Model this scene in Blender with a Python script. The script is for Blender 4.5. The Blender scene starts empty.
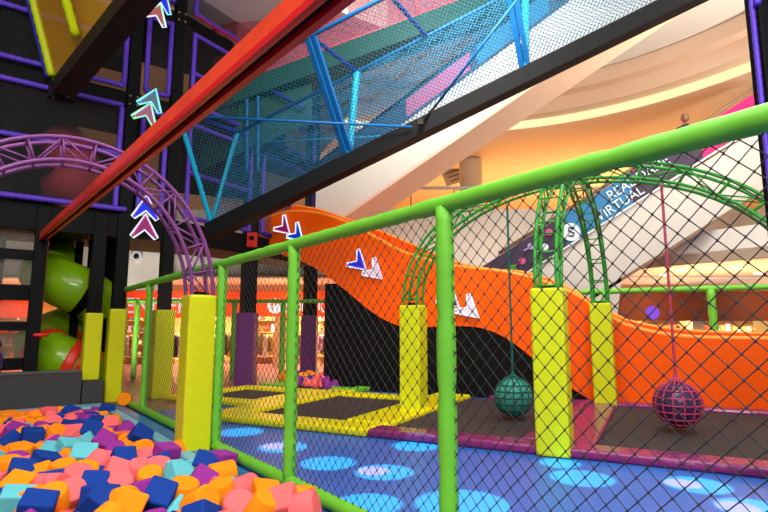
import bpy, bmesh, math, random
from mathutils import Vector, Matrix
random.seed(11)
R = random.Random(5)
PI = math.pi
C = bpy.context.scene.collection
V = Vector

# ------------------------------------------------------------------ camera maths
PITCH = math.radians(7.87); FPX = 528.0; CAMZ = 1.6
def at(u, v, Y):
    a = (u-384)/FPX; b = (256-v)/FPX
    dy = math.cos(PITCH)-b*math.sin(PITCH); dz = math.sin(PITCH)+b*math.cos(PITCH)
    return V((a/dy*Y, Y, CAMZ+dz/dy*Y))
def ground(u, v, z=0.0):
    b = (256-v)/FPX
    dy = math.cos(PITCH)-b*math.sin(PITCH); dz = math.sin(PITCH)+b*math.cos(PITCH)
    return at(u, v, (z-CAMZ)/(dz/dy))
def FQ(q, n, z=0.0):      # fence frame: q along the fence (away), n into the foam pit
    return V((-.96-.605*q-.796*n, 5.6+.796*q-.605*n, z))
def ST(s, t, z=0.0):      # trampoline frame
    return V((-.3+.891*s+.493*t, 8.12-.453*s+.870*t, z))
YAW_S = math.atan2(-.453, .891)
YAW_F = math.atan2(-.605, -.796)

# ------------------------------------------------------------------ materials
def new_mat(name):
    m = bpy.data.materials.new(name); m.use_nodes = True
    nt = m.node_tree; nt.nodes.clear()
    return m, nt, nt.nodes, nt.links
def pm(name, col, rough=.5, metal=0, vary=.06, scale=8, bump=0, bscale=60, emit=None, estr=0, coat=0, spec=.3, stripes=None):
    m, nt, N, L = new_mat(name)
    out = N.new('ShaderNodeOutputMaterial'); b = N.new('ShaderNodeBsdfPrincipled')
    L.new(b.outputs[0], out.inputs[0])
    b.inputs['Roughness'].default_value = rough; b.inputs['Metallic'].default_value = metal
    b.inputs['Coat Weight'].default_value = coat; b.inputs['Specular IOR Level'].default_value = spec
    tc = N.new('ShaderNodeTexCoord')
    no = N.new('ShaderNodeTexNoise'); no.inputs['Scale'].default_value = scale; no.inputs['Detail'].default_value = 3
    L.new(tc.outputs['Object'], no.inputs['Vector'])
    mix = N.new('ShaderNodeMix'); mix.data_type = 'RGBA'
    mix.inputs[6].default_value = tuple(max(0, c*(1-vary)) for c in col)+(1,)
    mix.inputs[7].default_value = tuple(min(1, c*(1+vary)) for c in col)+(1,)
    L.new(no.outputs[0], mix.inputs[0]); L.new(mix.outputs[2], b.inputs['Base Color'])
    if bump:
        n2 = N.new('ShaderNodeTexNoise'); n2.inputs['Scale'].default_value = bscale
        L.new(tc.outputs['Object'], n2.inputs['Vector'])
        bp = N.new('ShaderNodeBump'); bp.inputs['Strength'].default_value = bump; bp.inputs['Distance'].default_value = .02
        L.new(n2.outputs[0], bp.inputs['Height']); L.new(bp.outputs[0], b.inputs['Normal'])
    if emit:
        b.inputs['Emission Color'].default_value = tuple(emit)+(1,); b.inputs['Emission Strength'].default_value = estr
    return m
def net_mat(name, col, cell=.06, thick=.17, rough=.7, square=False):
    m, nt, N, L = new_mat(name)
    out = N.new('ShaderNodeOutputMaterial'); b = N.new('ShaderNodeBsdfPrincipled'); tr = N.new('ShaderNodeBsdfTransparent')
    b.inputs['Base Color'].default_value = tuple(col)+(1,); b.inputs['Roughness'].default_value = rough
    mx = N.new('ShaderNodeMixShader')
    uv = N.new('ShaderNodeUVMap'); sp = N.new('ShaderNodeSeparateXYZ'); L.new(uv.outputs[0], sp.inputs[0])
    def math_(op, a, bb):
        k = N.new('ShaderNodeMath'); k.operation = op
        for i, x in enumerate((a, bb)):
            if x is None: continue
            if isinstance(x, (int, float)): k.inputs[i].default_value = x
            else: L.new(x, k.inputs[i])
        return k.outputs[0]
    if square: A, B = sp.outputs[0], sp.outputs[1]
    else: A = math_('ADD', sp.outputs[0], sp.outputs[1]); B = math_('SUBTRACT', sp.outputs[0], sp.outputs[1])
    cs = []
    for X in (A, B):
        fr = math_('FRACT', math_('DIVIDE', X, cell), None)
        cs.append(math_('LESS_THAN', fr, thick))
    mask = math_('MAXIMUM', cs[0], cs[1])
    L.new(mask, mx.inputs[0]); L.new(tr.outputs[0], mx.inputs[1]); L.new(b.outputs[0], mx.inputs[2]); L.new(mx.outputs[0], out.inputs[0])
    return m
def emi(name, col, s):
    m, nt, N, L = new_mat(name)
    out = N.new('ShaderNodeOutputMaterial'); e = N.new('ShaderNodeEmission')
    e.inputs[0].default_value = tuple(col)+(1,); e.inputs[1].default_value = s; L.new(e.outputs[0], out.inputs[0])
    return m

M = dict(
 green_pad = pm('green_vinyl', (.15,.52,.035), .42, bump=.35, bscale=9, vary=.12, scale=5),
 yellow_pad = pm('yellow_vinyl', (.62,.66,.005), .4, bump=.15, bscale=5, vary=.06),
 green_steel = pm('green_paint', (.025,.30,.03), .3, vary=.1),
 purple_steel = pm('purple_paint', (.17,.045,.19), .28, vary=.1),
 purple_pad = pm('purple_sleeve', (.10,.04,.52), .45, vary=.2, scale=12, bump=.3, bscale=20),
 blue_pad = pm('blue_sleeve', (.003,.11,.33), .5, vary=.15),
 navy_pad = pm('navy_sleeve', (.006,.015,.26), .5, vary=.15),
 cyan_pad = pm('cyan_sleeve', (.003,.36,.58), .45, vary=.15, bump=.3, bscale=20),
 black_steel = pm('black_steel', (.005,.0055,.006), .6, vary=.3, bump=.1, spec=.09),
 black_fabric = pm('black_fabric', (.003,.003,.0035), .95, vary=.3, spec=.05),
 brown_steel = pm('brown_steel', (.022,.012,.008), .55, vary=.3, spec=.15),
 black_wood = pm('black_panel', (.005,.005,.0045), .7, vary=.3, spec=.1),
 red_steel = pm('red_orange_paint', (.78,.055,.015), .32, vary=.3, scale=5),
 crimson = pm('crimson_paint', (.62,.004,.01), .35, vary=.12),
 orange_slide = pm('orange_wall', (.95,.105,.001), .45, vary=.05, scale=2, bump=.05, bscale=3, spec=.15),
 orange_edge = pm('orange_edge', (1.0,.30,.03), .35),
 magenta = pm('magenta_vinyl', (.22,.018,.13), .25, vary=.25, bump=.8, bscale=9, coat=.25),
 yellow_mat = pm('yellow_vinyl_mat', (.80,.72,.003), .3, bump=.2, bscale=6),
 bed = pm('trampoline_bed', (.045,.036,.036), .8, vary=.2, bump=.2, bscale=150),
 bed_gap = pm('trampoline_gap', (.01,.01,.01), .9),
 blue_mat = pm('blue_mat', (.012,.15,.38), .35, vary=.1, scale=3),
 cyan_mat = pm('pale_cyan_mat', (.16,.45,.55), .45, vary=.1),
 navy_mat = pm('navy_mat', (.02,.05,.3), .4),
 carpet = pm('grey_carpet', (.055,.055,.06), .95, vary=.3, scale=60, bump=.5, bscale=200),
 carpet_trim = pm('grey_trim', (.10,.10,.10), .7),
 net_cord = pm('net_cord', (.03,.028,.03), .55),
 yg_pad = pm('yellow_green_sleeve', (.50,.62,.0), .4, vary=.15),
 lime_slide = pm('lime_plastic', (.20,.42,.005), .25, vary=.1, scale=3, coat=.4),
 red_plastic = pm('red_plastic', (.75,.03,.015), .3),
 pink_plastic = pm('pink_plastic', (.62,.07,.10), .3, vary=.15),
 dark_green = pm('dark_green_tarp', (.002,.05,.034), .55, vary=.2),
 cream = pm('cream_paint', (.74,.70,.62), .7, vary=.02, scale=1),
 grey_cream = pm('grey_cream_paint', (.55,.52,.47), .7, vary=.03, scale=1),
 peach = pm('peach_paint', (.78,.56,.40), .7, vary=.02, scale=1),
 tan = pm('tan_paint', (.62,.42,.25), .7, vary=.05, scale=1),
 shop_paint = pm('shop_paint', (.85,.62,.28), .7),
 brown = pm('brown_trim', (.22,.13,.08), .6),
 white_trim = pm('white_trim', (.85,.85,.85), .5),
 white_plastic = pm('white_plastic', (.75,.74,.72), .3),
 black_lens = pm('black_lens', (.01,.01,.01), .1),
 teal_ball = pm('teal_rubber', (.05,.33,.27), .4, vary=.1),
 teal_cord = pm('dark_teal_cord', (.003,.12,.085), .6),
 plum_ball = pm('plum_rubber', (.05,.02,.10), .25, coat=.4),
 pink_cord = pm('pink_cord', (.50,.05,.12), .5),
 purple_col_pad = pm('plum_vinyl', (.13,.02,.15), .45, bump=.2, bscale=8),
 skin = pm('skin', (.33,.15,.09), .5), skin2 = pm('skin_tan', (.45,.24,.13), .5), hair = pm('dark_hair', (.015,.01,.008), .6, bump=.5, bscale=90),
 grey_hair = pm('greying_hair', (.03,.028,.026), .7, bump=.5, bscale=90),
 dark_shirt = pm('dark_shirt', (.03,.035,.04), .8), purple_shirt = pm('purple_shirt', (.06,.035,.22), .8), jeans = pm('jeans', (.03,.05,.12), .8),
 sign_red = pm('shop_sign_red', (.75,.06,.01), .5, emit=(1,.075,.002), estr=.45),
 sign_dark = pm('sign_dark_red', (.12,.022,.005), .5, vary=.2),
 letter = emi('lit_letter', (1,.93,.85), 1.1),
 wood = pm('warm_wood', (.45,.26,.10), .5, vary=.2, scale=3),
 brass = pm('brass', (.35,.24,.10), .4, metal=.5),
 cove = emi('cove_light', (1.0,.80,.42), 1.25),
 lamp = emi('downlight_glow', (1,.9,.7), 4), shop_lamp = emi('shop_light', (1,.78,.40), 3.2), jar_glow = emi('backlit_display', (1,.85,.65), 1.6),
 ban_dark = pm('banner_plum', (.035,.02,.05), .4), ban_blue = pm('banner_blue', (.02,.17,.36), .4), ban_mag = pm('banner_magenta', (.50,.01,.14), .4),
 ban_text = pm('banner_text', (.6,.68,.72), .5), text_grey = pm('text_grey', (.15,.17,.2), .5), ban_pink = pm('banner_pink', (.5,.08,.2), .5),
 neon_w = emi('neon_white', (.75,.85,1), 1.3), neon_c = emi('neon_cyan', (.25,.85,1), 1.3), neon_g = emi('neon_green', (.35,1,.5), 1.2),
 neon_p = emi('neon_violet', (.4,.08,1), 1.6), neon_m = emi('neon_magenta', (1,.15,.6), 1.4),
 acr_blue = pm('acrylic_blue', (.01,.02,.45), .15, emit=(.02,.05,.9), estr=.35), acr_plum = pm('acrylic_plum', (.22,.03,.12), .15, emit=(.5,.03,.2), estr=.12),
 acr_teal = pm('acrylic_teal', (.02,.10,.18), .15), acr_white = pm('acrylic_white', (.6,.55,.6), .15, emit=(1,.8,.9), estr=.2), acr_coral=pm('acrylic_coral',(.45,.12,.12),.2),
)
M['net_black'] = net_mat('black_net', (.01,.01,.011), .05, .2)
M['net_dense'] = net_mat('black_dense_net', (.02,.02,.022), .045, .6)
M['net_blue'] = net_mat('blue_net', (.0,.17,.36), .10, .15)
M['net_teal'] = net_mat('teal_net', (.0,.07,.12), .10, .17)
M['net_pink'] = net_mat('pink_net', (.45,.05,.10), .09, .26)
M['net_olive'] = net_mat('amber_net', (.50,.24,.0), .05, .55)
M['net_white'] = net_mat('pale_net', (.25,.24,.2), .06, .25)

FOAM = dict(orange=(1.0,.28,.008), pink=(.95,.15,.16), navy=(.008,.045,.29), purple=(.28,.03,.30), cyan=(.12,.52,.60))
for k, c in FOAM.items(): M['foam_'+k] = pm('foam_'+k, c, .8, spec=.12, vary=.06, scale=6, bump=.25, bscale=14)
GARM = [pm('cloth_%s' % n, c, .85) for n, c in (('white',(.6,.55,.5)),('grey',(.12,.12,.13)),('blue',(.10,.12,.35)),('brown',(.18,.08,.03)),('olive',(.12,.12,.05)),('black',(.02,.02,.02)),('ochre',(.5,.28,.06)),('lilac',(.35,.25,.5)))]

def floor_mat(name, c1, c2, rough, scale):
    m, nt, N, L = new_mat(name)
    out = N.new('ShaderNodeOutputMaterial'); b = N.new('ShaderNodeBsdfPrincipled'); L.new(b.outputs[0], out.inputs[0])
    tc = N.new('ShaderNodeTexCoord'); no = N.new('ShaderNodeTexNoise'); no.inputs['Scale'].default_value = scale
    L.new(tc.outputs['Object'], no.inputs['Vector'])
    mx = N.new('ShaderNodeMix'); mx.data_type = 'RGBA'; mx.inputs[6].default_value = c1+(1,); mx.inputs[7].default_value = c2+(1,)
    L.new(no.outputs[0], mx.inputs[0]); L.new(mx.outputs[2], b.inputs['Base Color']); b.inputs['Roughness'].default_value = rough; b.inputs['Specular IOR Level'].default_value = .28
    n2 = N.new('ShaderNodeTexNoise'); n2.inputs['Scale'].default_value = 2.2; L.new(tc.outputs['Object'], n2.inputs['Vector'])
    bp = N.new('ShaderNodeBump'); bp.inputs['Strength'].default_value = .12; bp.inputs['Distance'].default_value = .05
    L.new(n2.outputs[0], bp.inputs['Height']); L.new(bp.outputs[0], b.inputs['Normal'])
    return m
M['floor_blue'] = floor_mat('blue_vinyl_floor', (.018,.115,.50), (.03,.15,.58), .36, .5)
M['floor_far'] = floor_mat('plum_vinyl_floor', (.22,.07,.10), (.30,.11,.14), .28, .5)

# ------------------------------------------------------------------ mesh helpers
ORG = {}
class MB:
    def __init__(s): s.bm = bmesh.new(); s.mats = []
    def mi(s, mat):
        if mat is None: return 0
        if mat not in s.mats: s.mats.append(mat)
        return s.mats.index(mat)
    def _xf(s, verts, loc, rz=0, rot=None):
        m = Matrix.Translation(loc) @ (rot.to_4x4() if rot is not None else Matrix.Rotation(rz, 4, 'Z'))
        bmesh.ops.transform(s.bm, matrix=m, verts=verts)
    def box(s, c, size, rz=0, bev=0, rot=None, mat=None, seg=2):
        i = s.mi(mat)
        r = bmesh.ops.create_cube(s.bm, size=1); vs = r['verts']
        bmesh.ops.scale(s.bm, vec=V(size), verts=vs)
        fs = set(f for v in vs for f in v.link_faces)
        if bev:
            es = list(set(e for v in vs for e in v.link_edges))
            rr = bmesh.ops.bevel(s.bm, geom=es, offset=bev, segments=seg, affect='EDGES', profile=.5)
            vs = list(set(v for f in rr['faces'] for v in f.verts) | set(v for v in vs if v.is_valid))
            fs = set(f for v in vs for f in v.link_faces)
        for f in fs: f.material_index = i
        s._xf(vs, V(c), rz, rot); return vs
    def tube(s, pts, r, n=8, ribs=0, closed=False, cap=True, mat=None):
        i = s.mi(mat)
        pts = [V(p) for p in pts]
        if ribs and len(pts) == 2:
            L = (pts[1]-pts[0]).length; k = max(2, int(L/ribs)); P = []; RR = []
            for j in range(k):
                a = pts[0].lerp(pts[1], j/k); b = pts[0].lerp(pts[1], (j+.5)/k)
                P += [a, b]; RR += [r*.88, r*1.04]
            P.append(pts[1]); RR.append(r*.88); pts = P; rad = RR
        else: rad = r if isinstance(r, (list, tuple)) else [r]*len(pts)
        rings = []; prev = None; m = len(pts)
        for j, p in enumerate(pts):
            if closed: t = pts[(j+1) % m]-pts[j-1]
            else: t = pts[min(j+1, m-1)]-pts[max(j-1, 0)]
            t.normalize()
            if prev is None:
                up = V((0,0,1)) if abs(t.z) < .9 else V((1,0,0)); x = t.cross(up).normalized()
            else: x = (prev - t*prev.dot(t)).normalized()
            prev = x; y = t.cross(x)
            rings.append([s.bm.verts.new(p+(x*math.cos(2*PI*k/n)+y*math.sin(2*PI*k/n))*rad[j]) for k in range(n)])
        rng = range(m) if closed else range(m-1)
        for j in rng:
            a, b = rings[j], rings[(j+1) % m]
            for k in range(n):
                f = s.bm.faces.new((a[k], a[(k+1) % n], b[(k+1) % n], b[k])); f.material_index = i; f.smooth = True
        if cap and not closed:
            for ring in (rings[0][::-1], rings[-1]):
                f = s.bm.faces.new(ring); f.material_index = i
    def bar(s, p0, p1, w, h, up=(0,0,1), mat=None, bev=0):
        p0, p1 = V(p0), V(p1); t = (p1-p0); L = t.length; t.normalize()
        y = V(up).cross(t).normalized(); z = t.cross(y)
        rot = Matrix((t, y, z)).transposed()
        s.box((p0+p1)/2, (L, w, h), rot=rot, mat=mat, bev=bev)
    def quad(s, pts, mat=None):
        f = s.bm.faces.new([s.bm.verts.new(V(p)) for p in pts]); f.material_index = s.mi(mat); return f
    def prism(s, pts, vec, mat=None):
        i = s.mi(mat); vec = V(vec)
        a = [s.bm.verts.new(V(p)) for p in pts]; b = [s.bm.verts.new(V(p)+vec) for p in pts]; n = len(a)
        fs = [s.bm.faces.new(a), s.bm.faces.new(b[::-1])]
        for k in range(n): fs.append(s.bm.faces.new((a[k], b[k], b[(k+1) % n], a[(k+1) % n])))
        for f in fs: f.material_index = i
    def strip(s, A, B, vec, mat=None):   # wall between two curves with same count, given thickness vec
        i = s.mi(mat); vec = V(vec); n = len(A)
        f0 = [[s.bm.verts.new(V(p)+o) for p in X] for X in (A, B) for o in (V((0,0,0)), vec)]
        A0, A1, B0, B1 = f0
        def q(a, b, c, d):
            f = s.bm.faces.new((a, b, c, d)); f.material_index = i
        for k in range(n-1):
            q(A0[k], A0[k+1], B0[k+1], B0[k]); q(B1[k], B1[k+1], A1[k+1], A1[k])
            q(A1[k], A1[k+1], A0[k+1], A0[k]); q(B0[k], B0[k+1], B1[k+1], B1[k])
        q(A0[0], B0[0], B1[0], A1[0]); q(A1[-1], B1[-1], B0[-1], A0[-1])
    def sphere(s, c, r, seg=20, rings=12, mat=None, scale=(1,1,1)):
        i = s.mi(mat)
        vs = bmesh.ops.create_uvsphere(s.bm, u_segments=seg, v_segments=rings, radius=r)['verts']
        bmesh.ops.scale(s.bm, vec=V(scale), verts=vs)
        for f in set(f for v in vs for f in v.link_faces): f.smooth = True; f.material_index = i
        bmesh.ops.translate(s.bm, vec=V(c), verts=vs)
    def cyl(s, c, r, h, seg=24, bev=0, rot=None, mat=None, r2=None):
        i = s.mi(mat)
        vs = bmesh.ops.create_cone(s.bm, cap_ends=True, segments=seg, radius1=r, radius2=r if r2 is None else r2, depth=h)['verts']
        if bev:
            es = [e for e in set(e for v in vs for e in v.link_edges) if abs(e.verts[0].co.z-e.verts[1].co.z) < 1e-6]
            rr = bmesh.ops.bevel(s.bm, geom=es, offset=bev, segments=2, affect='EDGES', profile=.5)
            vs = list(set(v for f in rr['faces'] for v in f.verts) | set(v for v in vs if v.is_valid))
        for f in set(f for v in vs for f in v.link_faces):
            f.material_index = i; f.smooth = len(f.verts) < 6
        s._xf(vs, V(c), rot=rot if rot is not None else Matrix.Identity(3))
    def build(s, name, mat=None, parent=None, org=None, smooth=None, recalc=True):
        if recalc: bmesh.ops.recalc_face_normals(s.bm, faces=s.bm.faces)
        me = bpy.data.meshes.new(name)
        if parent is not None: o0 = ORG[parent.name]
        elif org is not None: o0 = V(org)
        else:
            vs = [v.co for v in s.bm.verts]
            o0 = V(((min(v.x for v in vs)+max(v.x for v in vs))/2, (min(v.y for v in vs)+max(v.y for v in vs))/2, min(v.z for v in vs)))
        bmesh.ops.translate(s.bm, vec=-o0, verts=s.bm.verts)
        s.bm.to_mesh(me); s.bm.free()
        if smooth is not None:
            for p in me.polygons: p.use_smooth = smooth
        for m_ in s.mats: me.materials.append(m_)
        if not s.mats and mat: me.materials.append(mat)
        elif s.mats and s.mats[0] is None and mat: me.materials[0] = mat
        o = bpy.data.objects.new(name, me); C.objects.link(o)
        if parent is None: o.location = o0
        else: o.parent = parent
        ORG[o.name] = o0
        return o
def tag(o, label=None, cat=None, group=None, kind=None):
    if label: o['label'] = label
    if cat: o['category'] = cat
    if group: o['group'] = group
    if kind: o['kind'] = kind
    return o
def thing(name, loc, label, cat, group=None):
    o = bpy.data.objects.new(name, None); C.objects.link(o); o.location = V(loc); o.empty_display_size = .1
    ORG[o.name] = V(loc); return tag(o, label, cat, group)
def struct(o): o['kind'] = 'structure'; return o
def one(fn, name, mat, parent=None, label=None, **k):
    m = MB(); fn(m); o = m.build(name, mat, parent, **k)
    if label: o['label'] = label
    return o
def net_panel(name, pts, mat, parent, label=None):
    pts = [V(p) for p in pts]; o0 = ORG[parent.name]
    me = bpy.data.meshes.new(name); me.from_pydata([p-o0 for p in pts], [], [tuple(range(len(pts)))])
    ux = (pts[1]-pts[0]).normalized(); nrm = ux.cross(pts[-1]-pts[0]).normalized(); uy = nrm.cross(ux)
    uv = me.uv_layers.new(name='UVMap')
    for i, p in enumerate(pts): uv.data[i].uv = ((p-pts[0]).dot(ux), (p-pts[0]).dot(uy))
    me.materials.append(mat); o = bpy.data.objects.new(name, me); C.objects.link(o); o.parent = parent; ORG[o.name] = o0
    if label: o['label'] = label
    return o
def text_mesh(txt, size, rot, loc, mat, name, parent, ext=.01, align='LEFT', sx=1.0):
    cu = bpy.data.curves.new('tmp', 'FONT'); cu.body = txt; cu.size = size; cu.extrude = ext; cu.align_x = align; cu.align_y = 'BOTTOM_BASELINE'
    ob = bpy.data.objects.new('tmp', cu); C.objects.link(ob)
    bpy.context.view_layer.update(); dg = bpy.context.evaluated_depsgraph_get()
    me = bpy.data.meshes.new_from_object(ob.evaluated_get(dg)); bpy.data.objects.remove(ob)
    o0 = ORG[parent.name] if parent else V(loc)
    mtx = Matrix.Translation(V(loc)-o0) @ rot.to_4x4() @ Matrix.Diagonal((sx,1,1,1)); me.transform(mtx)
    me.materials.clear(); me.materials.append(mat)
    o = bpy.data.objects.new(name, me); C.objects.link(o)
    if parent: o.parent = parent
    else: o.location = o0
    ORG[o.name] = o0
    return o
def frame_rot(x, up=(0,0,1)):
    x = V(x).normalized(); z = x.cross(V(up)).normalized(); y = z.cross(x); return Matrix((x, y, z)).transposed()

# ================================================================== FLOOR AND ROOM
def quads(name, polys, mat, z=0, th=.3):
    m = MB()
    for P in polys: m.prism([V((p.x, p.y, z)) for p in P], (0,0,-th))
    return struct(m.build(name, mat))
quads('floor', [[FQ(-14,.55), FQ(-14,-26), FQ(6.3,-26), FQ(6.3,.55)],
                [FQ(-14,.55), FQ(-14,9), FQ(-6,9), FQ(-6,.55)],
                [FQ(7.45,.55), FQ(7.45,9), FQ(6.6,9), FQ(6.6,.55)]], M['floor_blue'])
quads('floor', [[FQ(6.3,.55), FQ(6.3,-26), FQ(30,-26), FQ(30,.55)], [FQ(7.45,.55), FQ(30,.55), FQ(30,16), FQ(7.45,16)]], M['floor_far'])
quads('floor', [[FQ(-6,.55), FQ(-6,9), FQ(6.6,9), FQ(6.6,.55)]], M['navy_mat'], z=-.75)
def pw(m):
    m.prism([FQ(-6,.55,-.75), FQ(6.6,.55,-.75), FQ(6.6,.55,0), FQ(-6,.55,0)], V((.796,.605,0))*.05)
    m.prism([FQ(6.6,.55,-.75), FQ(6.6,9,-.75), FQ(6.6,9,0), FQ(6.6,.55,0)], V((-.605,.796,0))*.05)
struct(one(pw, 'trim_1', M['navy_mat']))
# padded strips round the pit
k = 0
q = -5.4
while q < 7.1:
    L = min(1.55, 7.15-q)
    m = MB(); m.box(FQ(q+L/2, .235, .025), (L-.01, .20, .05), rz=YAW_F+PI/2, bev=.015)
    o = tag(m.build('edge_mat', M['blue_mat']), None, 'mat', 'blue mats along the green fence foot'); o['label'] = 'blue vinyl mat between the green fence rail and the foam pit'
    m = MB(); m.box(FQ(q+L/2, .43, .03), (L-.01, .18, .07), rz=YAW_F+PI/2, bev=.03)
    o = tag(m.build('edge_cushion', M['cyan_mat']), 'pale cyan cushion strip on the fence side edge of the foam pit', 'cushion', 'pale cyan cushions on the fence side of the pit')
    q += L
m = MB(); m.box(FQ(7.3, 4.6, .035), (8.3, .5, .08), rz=YAW_F, bev=.03)
tag(m.build('edge_cushion', M['cyan_mat']), 'long pale cyan cushion strip along the foot of the grey carpeted step', 'cushion')
# carpeted steps
t = thing('carpeted_step', FQ(8, 3), 'low grey carpeted platform with a lower step beside the yellow pads', 'platform')
one(lambda m: m.box(FQ(7.8, 5.2, .36), (8.7, .4, .72), rz=YAW_F, bev=.01), 'platform', M['carpet'], t)
one(lambda m: m.box(FQ(7.8, 5.2, .735), (8.7, .44, .03), rz=YAW_F, bev=.008), 'top_board', M['carpet_trim'], t)
one(lambda m: m.box(FQ(7.9, .62, .26), (.4, .5, .52), rz=YAW_F, bev=.01), 'lower_step', M['carpet'], t)

SY = 18.7; FY = 22.5; SZ = 3.45
# lower mall ceiling / upper slab, facade
struct(one(lambda m: m.box((2, SY+9, SZ+.2), (60, 18, .4)), 'ceiling', M['peach']))
struct(one(lambda m: m.box((2, SY+.1, 4.65), (60, .2, 2.5), bev=.02), 'wall_gallery', M['cream']))
struct(one(lambda m: m.box((2, SY-.02, SZ+.02), (60, .24, .05)), 'trim_2', M['brown']))
struct(one(lambda m: m.box((2, FY, 3.1), (60, .3, .75)), 'wall_facade', M['tan']))
struct(one(lambda m: m.box((2, FY+5.2, 1.7), (60, .2, 3.5)), 'wall_shop', M['shop_paint']))
for x in (-12.4, -7.7, -4.35, 8.3, 13.2):
    struct(one(lambda m: m.box((x, FY+.1, 1.4), (.5, .5, 2.8)), 'wall_facade', M['tan']))
struct(one(lambda m: m.box((2, 34, 8), (70, .3, 16)), 'wall_back', M['peach']))
struct(one(lambda m: m.box((-21, 16, 7), (.3, 40, 16)), 'wall_left', M['cream']))
struct(one(lambda m: m.box((24, 16, 7), (.3, 40, 16)), 'wall_right', M['cream']))
# upper ring ceiling with round void
def ring_profile(m, prof, a0, a1, n, mat=None, c=(2.2, 9.6)):
    i = m.mi(mat); rows = []
    for k in range(n+1):
        a = math.radians(a0+(a1-a0)*k/n)
        rows.append([m.bm.verts.new((c[0]+r*math.cos(a), c[1]+r*math.sin(a), z)) for r, z in prof])
    for k in range(n):
        for j in range(len(prof)-1):
            f = m.bm.faces.new((rows[k][j], rows[k+1][j], rows[k+1][j+1], rows[k][j+1])); f.material_index = i; f.smooth = False
struct(one(lambda m: ring_profile(m, [(9.72,9.0),(30,9.0)], -15, 112, 90), 'ceiling', M['peach']))
def cove(m): ring_profile(m, [(9.70,9.01),(9.70,9.29),(9.80,9.29),(9.80,9.01),(9.70,9.01)], -15, 112, 90)
tag(one(cove, 'cove_lamp', M['cove']), 'long curved glowing cove light in the upper ceiling edge', 'light')
struct(one(lambda m: ring_profile(m, [(9.85,9.30),(9.2,9.30),(9.2,9.8),(8.75,9.8),(8.75,10.3),(8.72,10.3)], -15, 112, 90), 'ceiling', M['peach']))
struct(one(lambda m: ring_profile(m, [(8.75,10.3),(5.2,10.3),(5.2,10.4),(8.75,10.4)], -15, 170, 90), 'ceiling', M['cream']))
struct(one(lambda m: ring_profile(m, [(5.2,10.3),(5.2,14.5)], -15, 170, 60), 'wall_dome', M['cream']))
struct(one(lambda m: m.box((-6, 18, 15.5), (50, 34, .3)), 'ceiling', M['cream']))
pe = [(6.3,18.8),(8.2,15.8),(10.6,12.9),(23.8,12.9),(23.8,18.8)]
struct(one(lambda m: m.prism([V((x,y,SZ)) for x, y in pe], (0,0,.3)), 'ceiling', M['peach']))
for (xa,ya),(xb,yb) in zip(pe[:3], pe[1:4]):
    struct(one(lambda m: m.prism([V((xa,ya,SZ)),V((xb,yb,SZ)),V((xb,yb,4.35)),V((xa,ya,4.35))], (.05,.12,0)), 'wall_gallery', M['cream']))
for i, (x, y) in enumerate(((9.4,16.6),(10.8,16.0),(9.6,18.0),(12.2,15.2),(12.4,17.4))):
    m = MB(); m.cyl((x, y, SZ-.02), .13, .05, 16); tag(m.build('downlight', M['lamp']), 'small round downlight under the right gallery above the dark red fascia', 'light', 'downlights under the right gallery')
# round columns of the upper floor
for (u, v, Y, r, lab) in ((471, 190, 22.5, .5, 'round cream column on the upper floor beside the hanging sign'), (648, 140, 22.5, .64, 'round glowing cream column on the upper floor left of the man')):
    p = at(u, v, Y)
    m = MB(); m.cyl((p.x, Y, 6.35), r, 5.2, 32, mat=M['cream']); m.cyl((p.x, Y, 3.95), r+.06, .3, 32, mat=M['cream'])
    tag(m.build('round_column'), lab, 'column')
# gallery rail, hanging sign, small shop things upstairs
p = at(441, 188, 19.2)
t = thing('gallery_rail', (4.5, 19.2, 5.9), 'white handrail of the upper floor gallery left of the round column', 'railing')
one(lambda m: m.tube([(.0,19.1,at(441,188,19.1).z), (9,19.1,at(441,188,19.1).z)], .06, 8), 'handrail', M['white_trim'], t)
for x in (1.0, 2.6, 4.2, 5.8, 7.4): one(lambda m: m.tube([(x,19.1,5.9),(x,19.1,at(441,188,19.1).z)], .025, 6), 'baluster', M['brass'], t)
p = at(457, 175, 24)
t = thing('hanging_sign', (p.x, 24, p.z), 'small grey hanging directory sign on the upper floor left of the round column', 'sign')
one(lambda m: m.box(p, (1.3, .12, .75), rot=Matrix.Rotation(-.35, 3, 'Y').to_3x3(), bev=.02), 'sign_board', M['grey_cream'], t)
one(lambda m: [m.box(p+V((-.1+.1*i, -.08, .18-.18*i)), (.9, .03, .06), rot=Matrix.Rotation(-.35, 3, 'Y').to_3x3()) for i in range(3)], 'sign_text', M['text_grey'], t)
one(lambda m: m.tube([p+V((0,0,.3)), (p.x,24,9)], .02, 6), 'hanger', M['brass'], t)
# upper shops: counters seen above the gallery wall
for i, (u, mt) in enumerate(((408,'brown'),(417,'text_grey'),(427,'orange_slide'),(590,'orange_slide'),(540,'wood'))):
    p = at(u, 199, 20.5)
    m = MB(); m.box((p.x, 20.5, 4.95), (.5, .4, 2.2), bev=.03, mat=M['wood']); m.box((p.x, 20.25, 5.95), (.42, .05, .3), mat=M[mt]); m.sphere((p.x, 20.5, 6.2), .16, 10, 8, mat=M[mt])
    tag(m.build('display_stand'), ['dark topped display stand on the upper floor','display stand with grey sign on the upper floor','display stand with orange top left of the round column','orange display stand behind the green arch tops','wooden display stand behind the green arch'][i], 'stand')
t = thing('upper_counter', (6.5, 21.5, 3.9), 'long white counter front with brown base on the upper floor', 'counter')
one(lambda m: m.box((6.6, 21.5, 6.05), (6.2, .6, .55), bev=.02), 'counter_top', M['white_trim'], t)
one(lambda m: m.box((6.6, 21.5, 4.8), (6.0, .5, 1.95)), 'counter_base', M['brown'], t)
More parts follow.
